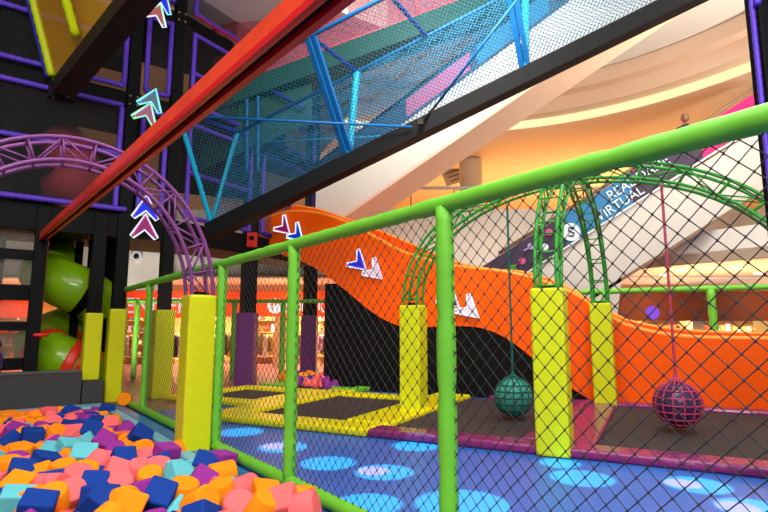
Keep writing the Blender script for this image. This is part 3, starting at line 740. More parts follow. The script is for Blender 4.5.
# the larger ones that can be told apart, where the photo shows them
H = PI/2
key = [(183,492,'cylinder','orange',1,(.15,.25,0)),(200,503,'cylinder','orange',3,(1.1,0,1.0)),(222,494,'cylinder','orange',0,(.2,-.2,0)),(222,474,'cylinder','orange',3,(1.5,0,2.2)),
 (265,497,'cube','orange',0,(.15,.2,.4)),(290,500,'cylinder','pink',2,(1.5,0,2.0)),(238,509,'cylinder','pink',1,(.5,.3,0)),(199,485,'cube','purple',3,(.6,.6,.3)),(222,463,'cube','purple',0,(.1,.1,1.0)),
 (178,479,'cube','cyan',0,(.5,.4,.8)),(205,466,'cube','navy',1,(.5,.3,.2)),(166,455,'cube','purple',0,(.2,.1,.9)),(180,449,'cylinder','orange',0,(1.3,0,1.2)),(141,451,'cylinder','orange',1,(1.3,.2,.8)),
 (123,461,'cube','navy',0,(.8,.1,.7)),(139,438,'cube','navy',0,(.6,.6,.5)),(98,463,'cylinder','pink',1,(.9,.2,2.4)),(116,475,'cube','pink',0,(.7,.4,.5)),(47,485,'cylinder','pink',2,(1.5,0,1.4)),
 (53,500,'cylinder','orange',1,(.5,0,0)),(21,474,'cube','navy',0,(.3,.2,.6)),(15,489,'cube','orange',3,(.3,.3,.2)),(17,502,'cube','cyan',1,(.2,.15,.5)),(32,438,'cube','navy',0,(.05,.1,.7)),
 (15,434,'cube','purple',0,(.2,.3,.3)),(68,450,'cube','cyan',0,(.3,.2,.9)),(84,456,'cube','cyan',1,(.6,.1,.3)),(45,463,'cube','navy',1,(.2,.3,.9)),(90,433,'cube','navy',0,(.7,.3,.4)),
 (53,435,'cylinder','orange',0,(.8,.5,1)),(75,432,'cylinder','pink',2,(1.5,0,1.7)),(92,490,'cube','navy',3,(.9,.2,.5)),(99,504,'cube','navy',0,(.4,.7,.2)),(121,487,'cylinder','pink',0,(.9,0,.3)),
 (120,502,'cylinder','orange',3,(1.3,0,1.1)),(77,478,'cylinder','pink',1,(.2,.3,0)),(64,472,'cylinder','orange',0,(.2,0,0)),(84,474,'cylinder','orange',1,(.2,.2,0)),(20,453,'cylinder','orange',1,(.1,.2,0)),
 (8,418,'cylinder','orange',1,(.1,.1,0)),(48,414,'cylinder','pink',1,(.1,.1,0)),(107,412,'cube','navy',0,(.1,.1,.4)),(70,415,'cube','navy',0,(.3,.3,.2)),(150,481,'cylinder','orange',0,(.4,.1,0)),
 (140,472,'cylinder','pink',1,(.2,.3,0)),(242,488,'cylinder','pink',2,(1.5,0,2.6)),(130,505,'cube','orange',2,(1.1,.4,.3)),(160,497,'cube','navy',0,(.8,.3,.1)),(30,425,'cylinder','orange',2,(1.5,0,.5)),(103,443,'cube','purple',0,(.6,.5,.2)),
 (72,494,'cylinder','pink',0,(.9,.1,.4)),(8,468,'cylinder','orange',0,(.1,.1,0)),(32,500,'cylinder','orange',2,(1.5,.1,.2)),(37,508,'cube','navy',1,(.3,.2,.4)),(158,470,'cylinder','pink',1,(.3,.1,.4)),(110,426,'cylinder','pink',0,(.9,.1,.4))]
for (u, v, sh, col, k, rot) in key:
    z = .07 if v > 430 else .03
    add_foam(ground(u, v, z), sh, col, k, rot, 1.0 if v > 440 else 1.08)
w_cols = ['orange']*31+['pink']*30+['navy']*18+['purple']*10+['cyan']*9
tries = 0; extra = 0
while tries < 14000 and extra < 300:
    tries += 1
    q = R.uniform(-2.2, 6.95); n = R.uniform(.62, 4.6)
    P = FQ(q, n)
    uu = 384+538*P.x/P.y if P.y > 1 else -999
    if uu < -25 or P.y < 3.6 or uu > 340: continue
    if q < 6.2 and n < .72: pass
    dmin = .215
    if any((P.x-a)**2+(P.y-b)**2 < dmin*dmin for a, b in placed): continue
    z = R.uniform(-.12, .03)
    add_foam(V((P.x, P.y, z)), R.choice(('cube','cylinder')), R.choice(w_cols), sc=R.uniform(.95,1.12)); extra += 1
for (u, v, sh, col, k) in ((283,506,'cube','pink',0),(262,509,'cylinder','orange',0),(305,509,'cylinder','pink',1),(300,501,'cylinder','orange',0)):
    add_foam(ground(u, v, .14), sh, col, k)
add_foam(FQ(7.05,.12,.17), 'cylinder', 'orange', 0, (1.45,0,.3), 1.1, 'orange foam cylinder lying alone on the mat by the fence corner')
# deep filling of blocks underneath, nobody could count
m = MB()
cols_ = list(FOAM)
for i in range(900):
    q = R.uniform(-2.5, 6.4); n = R.uniform(.75, 5.2); P = FQ(q, n, R.uniform(-.32,-.12))
    if P.x/P.y < -.85: continue
    rot = Matrix.Rotation(R.uniform(0,3),3,'X') @ Matrix.Rotation(R.uniform(0,3),3,'Z')
    mt = M['foam_'+R.choice(w_cols)]
    if R.random() < .5: m.box(P, (.25,.25,.25), rot=rot, mat=mt)
    else: m.cyl(P, .13, .25, 12, rot=rot, mat=mt)
tag(m.build('foam_filling'), 'deep mixed foam pieces glimpsed under the top layer of the pit', 'foam blocks', kind='stuff')
# second small pit pile far behind
for i in range(46):
    p = ground(R.uniform(284,334), R.uniform(381,388.5), .1); sh = R.choice(('cube','cylinder')); col = R.choice(['pink','orange','navy','purple','navy'])
    o = bpy.data.objects.new('foam_cube' if sh == 'cube' else 'foam_cylinder', proto[(sh, R.randrange(4), col)]); C.objects.link(o)
    o.location = (p.x, p.y, R.uniform(.12,.3)); o.rotation_euler = (R.uniform(0,3), 0, R.uniform(0,3))
    cn = {'navy':'navy blue'}.get(col, col)
    tag(o, '%s foam %s in the small far pile beside the black board' % (cn, sh), 'foam block', '%s foam %ss in the far pile' % (cn, sh))
for u, col in ((150,'navy'),(158,'pink'),(163,'pink'),(168,'pink'),(202,'orange'),(208,'pink')):
    p = ground(u, 380, .1); o = bpy.data.objects.new('foam_cylinder', proto[('cylinder',1,col)]); C.objects.link(o); o.location = (p.x,p.y,.13); o.rotation_euler=(1.5,0,R.uniform(0,3))
    tag(o, '%s foam piece lying on the far floor near u column' % col if False else '%s foam piece lying on the far plum floor beyond the fence' % {'navy':'navy blue'}.get(col,col), 'foam block', '%s foam pieces on the far floor' % col)

# ================================================================== CLIMBING TOWER
T = thing('climbing_tower', FQ(9,1), 'tall black climbing tower with purple padded frames and netting', 'play structure')
TH = 12.5
def post(p, w=.3, z0=0, z1=TH, ang=YAW_F, mat='black_steel'):
    p = V(p); one(lambda m: m.box((p.x,p.y,(z0+z1)/2), (w,w,z1-z0), rz=ang, bev=.01), 'post', M[mat], T)
Q0 = 8.25; N1, N2, NA = .14, -.86, .62
A1, A2, A0 = FQ(Q0,N1), FQ(Q0,N2), FQ(Q0,NA)
P1, P2 = V((-3.85,15.0,0)), V((-2.5,17.9,0))
post(A1, .27); post(A2, .27); post(A0, .27, 0, 4.2); post(FQ(Q0,1.72), .24, 0, 4.2); post(FQ(Q0,3.3), .3)
post(P1, .36); post(P2, .36); post(FQ(Q0+3.2,2.4), .3); post(FQ(Q0+3.2,4.5), .3)
post(FQ(Q0,5.5), .34)
for P, w, mt, h, lab in ((A1,.36,'yellow_pad',2.05,'yellow vinyl pad'),(A0,.34,'yellow_pad',1.95,'yellow vinyl pad'),(A2,.44,'yellow_pad',2.05,'yellow vinyl pad'),(P1,.52,'purple_col_pad',2.05,'plum vinyl pad'),(P2,.52,'purple_col_pad',2.05,'plum vinyl pad')):
    one(lambda m: m.box((P.x,P.y,h/2), (w,w,h), rz=YAW_F if mt == 'yellow_pad' else 0, bev=.03), 'post_pad', M[mt], T, label=lab)
# decks
def deck(z0_, z1_, short=False):
    poly = [FQ(Q0-.05,5.6), FQ(Q0-.05,N2-.1), P1+V((.1,-.1,0)), P2+V((.2,0,0)), P2+V((-.9,.1,0)), P1+V((-1.2,.6,0)), FQ(Q0+2.1,-1.7), FQ(Q0+2.1,5.6)]
    if short: poly = poly[:2]+[P1+V((.1,-.1,0)), P1+V((-.4,.5,0)), FQ(Q0+2.5,-1.7), FQ(Q0+2.5,5.6)]
    one(lambda m: m.prism([V((p.x,p.y,z0_)) for p in poly], (0,0,z1_-z0_)), 'deck', M['black_steel'], T)
LV = [(3.70,4.25),(6.85,7.22),(9.30,9.68)]
for a, b in LV: deck(a, b, a > 9)
def ptube(a, b, r=.064, mat='purple_pad', nm='rail_sleeve'): one(lambda m: m.tube([a, b], r, 8, ribs=.13), nm, M[mat], T)
# front face rails (n axis) at several heights
xf = Q0-.2
def front(n0, n1, z, **k): ptube(FQ(xf,n0,z), FQ(xf,n1,z), **k)
for z in (4.33, 5.62): front(N1-.0 if z < 5 else N1+.25, 5.5, z)
for z in (6.80, 7.28, 8.42, 9.22, 9.76): front(N1+.22, 5.5, z)
for z in (4.36, 6.78, 7.3, 9.2): front(N2+.24, N1-.22, z)
for (n_, z0_, z1_) in ((N1+.24,4.36,6.75),(N1+.24,7.3,9.2),(N1-.24,4.36,6.75),(N1-.24,7.3,9.25),(N2+.24,4.36,6.75),(N2+.24,7.3,9.25),(3.0,7.3,9.2),(3.0,4.36,6.78),(N1-.24,9.8,12.3),(N2+.24,9.8,12.3),(N1+.24,9.8,12.3)):
    ptube(FQ(xf,n_,z0_), FQ(xf,n_,z1_))
# side face from A2 to P1
dS = (P1-A2).normalized(); oS = V((dS.y,-dS.x,0))*.2
def side(f0, f1, z, mat='purple_pad', r=.062): ptube(A2.lerp(P1,f0)+oS+V((0,0,z)), A2.lerp(P1,f1)+oS+V((0,0,z)), mat=mat, r=r)
for z in (4.36,5.5,6.78,7.3,8.15,9.2,9.78,10.9): side(.1,.92,z)
side(.1,.98,9.74,'crimson',.035)
for f in (.12,.9):
    for z0_, z1_ in ((4.36,6.75),(7.3,9.2),(9.8,12.3)): ptube(A2.lerp(P1,f)+oS+V((0,0,z0_)), A2.lerp(P1,f)+oS+V((0,0,z1_)))
dS2 = (P2-P1).normalized(); oS2 = V((dS2.y,-dS2.x,0))*.2
for z in (4.36,5.5,6.78,7.3,8.2,9.2): ptube(P1.lerp(P2,.1)+oS2+V((0,0,z)), P1.lerp(P2,.93)+oS2+V((0,0,z)), mat='navy_pad')
for f in (.08,.93):
    for z0_, z1_ in ((4.36,6.75),(7.3,9.2),(9.8,12.3)): ptube(P1.lerp(P2,f)+oS2+V((0,0,z0_)), P1.lerp(P2,f)+oS2+V((0,0,z1_)))
# nets
def fnet(n0, n1, z0_, z1_, mat, qq=xf+.08): net_panel('net_panel', [FQ(qq,n0,z0_), FQ(qq,n1,z0_), FQ(qq,n1,z1_), FQ(qq,n0,z1_)], M[mat], T)
fnet(N1+.2,5.5,4.3,6.85,'net_black'); fnet(N1+.2,5.5,7.2,9.3,'net_black'); fnet(N2+.2,N1-.2,4.3,6.8,'net_black'); fnet(N2+.2,N1-.2,7.2,9.3,'net_black'); fnet(N2+.2,5.5,9.7,12.4,'net_black')
for z0_, z1_ in ((4.25,6.85),(7.22,9.3),(9.7,12.4)):
    net_panel('net_panel', [A2+oS+V((0,0,z0_)), P1+oS+V((0,0,z0_)), P1+oS+V((0,0,z1_)), A2+oS+V((0,0,z1_))], M['net_black'], T)
    net_panel('net_panel', [P1+oS2+V((0,0,z0_)), P2+oS2+V((0,0,z0_)), P2+oS2+V((0,0,z1_)), P1+oS2+V((0,0,z1_))], M['net_teal'], T)
# black sheets added inside, standing in for the tower's shaded depth
def dark_sheet(a, b, z0_, z1_): one(lambda m: m.prism([V((a.x,a.y,z0_)),V((b.x,b.y,z0_)),V((b.x,b.y,z1_)),V((a.x,a.y,z1_))], (0,.04,0)), 'dark_filler', M['black_fabric'], T)
dark_sheet(FQ(Q0+3.3,5.6), FQ(Q0+3.3,2.2), 4.25, 12.4); dark_sheet(FQ(Q0+3.3,2.2), FQ(Q0+3.3,.9), 4.9, 12.4); dark_sheet(FQ(Q0+3.3,.9), FQ(Q0+3.3,-.75), 4.9, 6.9)
dark_sheet(FQ(Q0+3.3,.9), FQ(Q0+3.3,-.3), 9.2, 12.4); dark_sheet(FQ(Q0+.5,-1.3), V((-4.3,15.2,0)), 7.25, 9.3); dark_sheet(FQ(Q0+1.9,-1.0), V((-3.9,15.3,0)), 5.4, 6.85)
dark_sheet(FQ(Q0+3.3,-.3), V((-3.4,17.4,0)), 7.6, 8.3)
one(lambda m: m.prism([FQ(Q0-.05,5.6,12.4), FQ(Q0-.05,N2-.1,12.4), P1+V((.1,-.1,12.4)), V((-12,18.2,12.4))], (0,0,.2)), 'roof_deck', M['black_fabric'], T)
# lower level black frame on the platform
for z, hz in ((3.17,.2),(2.36,.32),(1.66,.18),(.88,.24)):
    one(lambda m: m.box(FQ(Q0+.25, 3.6, z), (4.0, .2, hz), rz=YAW_F), 'cross_beam', M['black_steel'], T)
for z0_, z1_ in ((3.27,3.7),(2.52,3.07),(1.75,2.2),(1.0,1.57)): fnet(1.7,5.4,z0_,z1_,'net_white', Q0+.3)
one(lambda m: m.box(FQ(Q0+.9,.42,2.1), (.5,.5,4.2), rz=YAW_F), 'dark_filler', M['black_fabric'], T)
# bolts plates
for n_ in (N1, N2):
    for z in (6.98, 9.5): one(lambda m: [m.cyl(FQ(Q0-.19,n_+dx,z+dz), .025,.03,8,rot=Matrix.Rotation(PI/2,3,'X')) for dx in (-.08,.08) for dz in (-.1,.1)], 'bolt', M['brass'], T)

# fire point sign on pillar
p = at(252, 240, 14.7)
tag(one(lambda m: (m.box(p, (.28,.12,.42), bev=.02, mat=M['red_plastic']), m.box(p+V((0,-.07,.05)), (.14,.02,.1), mat=M['black_steel'])), 'red_box', None), 'small red box fixed on the black pillar left of the orange slide', 'box')

# spiral slide (lime)
sp = FQ(Q0+1.45, .82)
t = thing('spiral_slide', V((sp.x,sp.y,0)), 'lime green spiral tube slide beside the tower', 'slide')
cz = V((sp.x, sp.y, 0))
def helix(a0, a1, z0_, z1_, rad, n):
    return [cz+V((rad*math.cos(a0+(a1-a0)*k/n), rad*math.sin(a0+(a1-a0)*k/n), z0_+(z1_-z0_)*k/n)) for k in range(n+1)]
one(lambda m: m.tube(helix(2.2, 2.2+PI*3.4, 3.35, .45, .62, 90), .55, 20, cap=False), 'slide_tube', M['lime_slide'], t); tube_o = bpy.data.objects[[o.name for o in t.children if o.name.startswith('slide_tube')][0]]
for (f, mt) in ((.30,'black_fabric'),(.36,'lime_slide'),(.55,'red_plastic'),(.78,'red_plastic'),(.86,'red_plastic'),(.88,'red_plastic'),(.9,'red_plastic'),(.15,'lime_slide')):
    a0_ = 2.2+PI*3.4*f; z_ = 3.35-2.9*f
    one(lambda m: m.tube(helix(a0_, a0_+.2, z_, z_-.055, .62, 4), .58, 20), 'joint_ring', M[mt], tube_o, label=mt.replace('_',' ')+' ring')
one(lambda m: m.cyl(cz+V((0,0,1.9)), .09, 3.8, 12), 'centre_pole', M['black_steel'], t)
# pink tubes inside the tower
for pts, lab in (([at(62,140,13.0), at(72,152,12.9), at(78,165,12.8), at(75,180,12.8), at(60,192,13.0)], 'pink tube slide bend inside the tower behind the purple arch'),
                 ([at(104,30,13.3), at(97,50,13.2), at(88,66,13.1), at(76,80,13.1)], 'crimson tube slide piece high in the tower beside the dark beam')):
    t = thing('pink_tube', V((pts[-1].x, pts[-1].y, pts[-1].z)), lab, 'slide')
    one(lambda m: m.tube(pts, .5 if 'arch' in lab else .28, 20), 'tube', M['pink_plastic'], t)
    one(lambda m: m.tube([pts[1], pts[1].lerp(pts[2], .2)], .54 if 'arch' in lab else .31, 20), 'joint_ring', M['red_plastic'], t)

# ================================================================== BEAMS AND V-NET BRIDGES
# red zip beam
p0 = at(41, 239, 11.4); p1 = at(352, -26, 2.15); p1 = p0+(p1-p0)*1.12
t = thing('zipline_beam', p0, 'long red orange steel rail running overhead from the tower to the foreground', 'beam')
dn = (p1-p0).normalized(); sd = V((-dn.y, dn.x, 0)).normalized()
if sd.dot(V((0,0,0))-p0) < 0: sd = -sd
def rb(off, dz, w, h, mat, nm):
    o_ = sd*off+V((0,0,dz)); one(lambda m: m.bar(p0+o_, p1+o_, w, h), nm, M[mat], t)
rb(0, .04, .13, .13, 'red_steel', 'rail_body'); rb(.062, -.045, .025, .045, 'crimson', 'rail_lip'); rb(.035, -.035, .035, .025, 'red_steel', 'rail_flange')
rb(0, -.03, .03, .012, 'black_steel', 'rail_slot'); rb(-.045, -.045, .045, .045, 'crimson', 'rail_lip')
# zip seat
pt = p0.lerp(p1, .02)-V((0,0,.08))
sx = at(39.5, 335, pt.y); 
t = thing('zipline_seat', V((pt.x,pt.y,sx.z)), 'round red zipline seat hanging on an orange rope by the tower', 'seat')
pt.x = sx.x
one(lambda m: (m.cyl((pt.x,pt.y,sx.z), .17, .07, 20, bev=.03), m.cyl((pt.x,pt.y,sx.z-.07), .05, .08, 12)), 'seat_disc', M['red_plastic'], t)
one(lambda m: m.tube([(pt.x,pt.y,sx.z+.03), pt+V((.0,0,.02))], .02, 6), 'rope', pm('orange_rope',(.45,.13,.02),.7), t)
def vbridge(B0_, B1_, offF, offN, h, stations, mats, label, beam_h, beam_w, cat='bridge', sleeves=('blue_pad','blue_pad'), netF=None, netN=None, beam='black_steel', tie='navy_pad', end=True, poles=('cyan_pad','blue_pad'), r=.045):
    t = thing('net_bridge', B0_, label, cat)
    B0_, B1_ = V(B0_), V(B1_); up = V((0,0,1)); d_ = B1_-B0_
    oF, oN = V(offF)+up*h, V(offN)+up*h
    one(lambda m: m.bar(B0_-up*(beam_h/2+.04), B1_-up*(beam_h/2+.04), beam_w, beam_h), 'walking_beam', M[beam], t)
    one(lambda m: m.tube([B0_, B1_], r, 8), 'bottom_rail', M[sleeves[0]], t)
    one(lambda m: m.tube([B0_+oF+d_*stations[0], B1_+oF], r, 8), 'top_rail', M[sleeves[0]], t)
    one(lambda m: m.tube([B0_+oN+d_*stations[0], B1_+oN], r, 8), 'top_rail', M[sleeves[1]], t)
    for i, f in enumerate(stations):
        b = B0_+d_*(f if f > stations[0] else 0.0)
        bt = B0_+d_*f
        one(lambda m: m.tube([b, bt+oF], .09 if i else .06, 8, ribs=.2), 'far_post', M[poles[0]], t)
        one(lambda m: (m.bar(b-V((.07,0,0)), bt+oN-V((.07,0,0)), .11, .11), m.bar(b+V((.07,0,0)), bt+oN+V((.07,0,0)), .09, .09)) if i else m.tube([b, bt+oN], .06, 8, ribs=.2), 'near_post', M[poles[1] if i else poles[0]], t)
        one(lambda m: m.tube([bt+oF, bt+oN], .05, 8, ribs=.16), 'tie', M[tie], t)
    f0 = stations[0]
    if netF: net_panel('net_panel', [B0_, B1_, B1_+oF, B0_+oF+d_*f0], M[netF], t)
    if netN: net_panel('net_panel', [B0_, B1_, B1_+oN, B0_+oN+d_*f0], M[netN], t)
    return t
av = V((.493,.87,0))
tb = vbridge(at(211,223,12.3), at(712,-24,10.2), av*.3, av*-1.5, 2.15, [.03,.30,.655], None, 'blue netted V shaped bridge climbing from the tower over a black beam', .36, .4, netF='net_blue', netN='net_teal')
B0_, B1_ = at(211,223,12.3), at(712,-24,10.2); up = V((0,0,1))
def bpt(f): return B0_+(B1_-B0_)*f
one(lambda m: m.tube([bpt(.45)+av*.3+up*2.15, bpt(.45)-av*1.5+up*2.15], .05, 8, ribs=.16), 'tie', M['navy_pad'], tb)
one(lambda m: m.tube([at(186,116,11.0), at(412,127,11.1)], .03, 6), 'strut', M['blue_pad'], tb)
one(lambda m: m.tube([at(437,104,11.2), at(520,-4,9.6)], .03, 6), 'strut', M['blue_pad'], tb)
one(lambda m: m.tube([at(420,124,11.0), at(437,104,11.2)], .03, 6), 'strut', M['black_steel'], tb)
one(lambda m: m.box(at(420,124,11.1)-V((0,.1,0)), (.12,.1,.12)), 'bracket', M['brown_steel'], tb)
one(lambda m: m.tube([at(266,142,12.8), at(380,136,12.3)], .02, 6), 'strut', M['cyan_pad'], tb)
# second bridge: green ramp with pink nets
G0 = at(196,116,14.6); G1_ = at(560,-18,13.4)
t = thing('green_ramp', G0, 'dark green ramp with pink netted sides high behind the blue bridge', 'bridge')
one(lambda m: m.bar(G0, G1_, .9, .55), 'ramp_deck', M['dark_green'], t)
one(lambda m: m.tube([G0+V((0,-.4,.33)), G1_+V((0,-.4,.33))], .045, 8), 'edge_rail', M['pink_plastic'], t)
one(lambda m: m.tube([G0+V((0,-.4,2.2)), G1_+V((0,-.4,2.2))], .05, 8), 'top_rail', M['pink_plastic'], t)
net_panel('net_panel', [G0+V((0,-.4,.3)), G1_+V((0,-.4,.3)), G1_+V((0,-.4,2.2)), G0+V((0,-.4,2.2))], M['net_pink'], t)
net_panel('net_panel', [G0+V((0,.4,.3)), G1_+V((0,.4,.3)), G1_+V((0,.4,2.2)), G0+V((0,.4,2.2))], M['net_pink'], t)
for f in (.05,.35,.62,.9): one(lambda m: m.tube([G0.lerp(G1_,f)+V((0,-.4,.3)), G0.lerp(G1_,f)+V((-.25,-.4,2.2))], .06, 8), 'ramp_post', M['pink_plastic'], t)
S0 = at(200,170,14.2); S1 = at(312,122,14.2); S2 = at(312,60,14.2); S3 = at(200,86,14.2)
one(lambda m: m.prism([S0,S1,S2,S3], (0,.05,0)), 'green_screen', M['dark_green'], t)
for u in (247,258): one(lambda m: m.tube([at(u,84,14.05), at(u,172,14.05)], .05, 8, ribs=.13), 'screen_post', M['blue_pad'], t)
one(lambda m: m.tube([at(256,82,14.0), at(304,108,14.0)], .05, 8, ribs=.13), 'screen_brace', M['navy_pad'], t)
one(lambda m: m.tube([at(205,117,14.0), at(247,136,14.0)], .05, 8, ribs=.13), 'screen_brace', M['navy_pad'], t)
# yellow green V bridge at upper left
Y0 = at(54, 80, 10.75); Y1 = at(172, -62, 7.2)
t = thing('net_bridge', Y0, 'yellow green netted V shaped bridge over a dark brown beam at upper left', 'bridge')
one(lambda m: m.bar(at(64,88,10.8), at(180,-52,7.2), .42, .34), 'walking_beam', M['brown_steel'], t)
one(lambda m: m.tube([Y0, Y1], .045, 8), 'bottom_rail', M['yg_pad'], t)
top0 = at(20,-40,10.6); 
one(lambda m: m.tube([at(52,76,10.7), at(19,-56,10.0)], .085, 10, ribs=.2), 'end_post', M['yg_pad'], t)
one(lambda m: m.tube([at(47,78,10.8), at(13,-56,10.1)], .04, 10, ribs=.2), 'end_post', M['navy_pad'], t, label='navy inner post')
one(lambda m: m.tube([at(76,36,9.6), at(54,-40,8.8)], .085, 10, ribs=.2), 'middle_post', M['yg_pad'], t)
net_panel('net_panel', [at(53,78,10.75), at(140,-28,8.2), at(19,-56,10.0)], M['net_olive'], t)
m = MB(); m.box(at(61,93,11.1), (.5,.3,.36), rz=YAW_F, mat=M['black_steel']); 
for dx in (-.16,.16):
    for dz in (-.08,.08): m.cyl(at(61,93,10.93)+V((dx,0,dz)), .03,.04,8,rot=Matrix.Rotation(PI/2,3,'X'),mat=M['brass'])
m.build('beam_bracket', None, t)

# right purple padded column
t = thing('padded_mast', V((4.1,5.0,0)), 'black mast with purple padded edges at the right edge', 'column')
def mastp(u, v, Y): return at(u, v, Y)
mx0 = at(762, 120, 5.0).x+.12
one(lambda m: m.box((mx0+.02,5.0,4.2), (.26,.2,8.4), bev=.01), 'mast_post', M['black_steel'], t)
for dx, dy in ((-.15,-.06),(.0,-.13),(.2,-.1)):
    one(lambda m: m.tube([(mx0+dx,5+dy,.02),(mx0+dx,5+dy,8.4)], .026, 8, ribs=.09), 'purple_sleeve', M['purple_pad'], t)
one(lambda m: [m.tube([(mx0-.14,4.88,z),(mx0+.14,4.88,z+1.1)], .03, 8, ribs=.09) for z in (3.5,4.8)], 'purple_brace', M['purple_pad'], t)

# ================================================================== NEON ARROWS
def chevron(ctr, e1, e2, nrm_, size, mo, mf, parent, wing=None):
    # e1 apex direction, e2 side
    P = lambda x, y, o=0: ctr+e1*(x*size)+e2*(y*size)+nrm_*o
    out = [(.62,0),(-.42,.58),(-.52,.44),(-.12,0),(-.52,-.44),(-.42,-.58)]
    fill = one(lambda m: m.prism([P(x*.88,y*.88) for x, y in out], nrm_*.03), 'arrow_plate', mf, parent); parent = fill
    one(lambda m: m.tube([P(x,y,.04) for x, y in out], 0.019*(size/.5), 8, closed=True), 'neon_tube', mo[0], parent)
    if mo[1] is not None: one(lambda m: m.tube([P(x*.84,y*.84,.045) for x, y in out], .009*(size/.5), 6, closed=True), 'neon_tube', mo[1], parent)
def sign(u, v, Y, e1, e2, nrm_, size, gap, cfg, label):
    c_ = at(u, v, Y); t = thing('neon_arrow_sign', c_, label, 'neon sign')
    for i, (mo, mf) in enumerate(cfg):
        chevron(c_+e1*(gap*(.5-i)), e1, e2, nrm_, size, mo, mf, t)
    return t
nf = V((.605,-.796,0)); ef = V((.796,.605,0)); upv = V((0,0,1))
def rotd(a): return (upv*math.cos(a)+ef*math.sin(a)), (ef*math.cos(a)-upv*math.sin(a))
e1, e2 = rotd(.0)
sign(145, 218, 11.2, e1, e2, nf, .48, .42, [((M['neon_w'],M['neon_p']),M['acr_blue']),((M['neon_w'],M['neon_m']),M['acr_plum'])], 'neon arrow pair pointing up with blue upper arrow on the tower, lowest of three')
e1, e2 = rotd(.25)
sign(149, 107, 11.3, e1, e2, nf, .47, .36, [((M['neon_c'],M['neon_c']),M['acr_teal']),((M['neon_g'],M['neon_w']),M['acr_plum'])], 'cyan and green outlined neon arrow pair in the middle of the tower')
sign(159, 8, 11.3, e1, e2, nf, .47, .36, [((M['neon_c'],M['neon_p']),M['acr_blue']),((M['neon_w'],M['neon_g']),M['acr_coral'])], 'neon arrow pair with coral lower arrow at the top of the tower')
nw = V((-.493,-.87,0)); ew = V((.891,-.453,0))
def wdir(a): return ew*math.cos(a)-upv*math.sin(a), ew*math.sin(a)+upv*math.cos(a)
for (u, v, a, cfg, lab) in ((291,231,.75,[((M['neon_w'],M['neon_c']),M['acr_blue']),((M['neon_w'],M['neon_m']),M['acr_plum'])],'white outlined neon arrow pair at the top of the orange slide'),
                            (367,267,.72,[((M['neon_w'],M['neon_m']),M['acr_white']),((M['neon_w'],M['neon_p']),M['acr_blue'])],'violet glowing neon arrow pair in the middle of the orange slide'),
                            (460,304,.72,[((M['neon_w'],M['neon_w']),M['acr_white']),((M['neon_w'],M['neon_w']),M['acr_plum'])],'white neon arrow pair right of the thick green fence post')):
    pW = wall_pt(u, v, TW-.06); e1, e2 = wdir(a)
    t = thing('neon_arrow_sign', pW, lab, 'neon sign')
    for i, (mo, mf) in enumerate(cfg):
        off = ew*(.24*(1-2*i))+upv*(-.13*(1-2*i))
        chevron(pW+off, e1, e2, nw, .52, mo, mf, t)

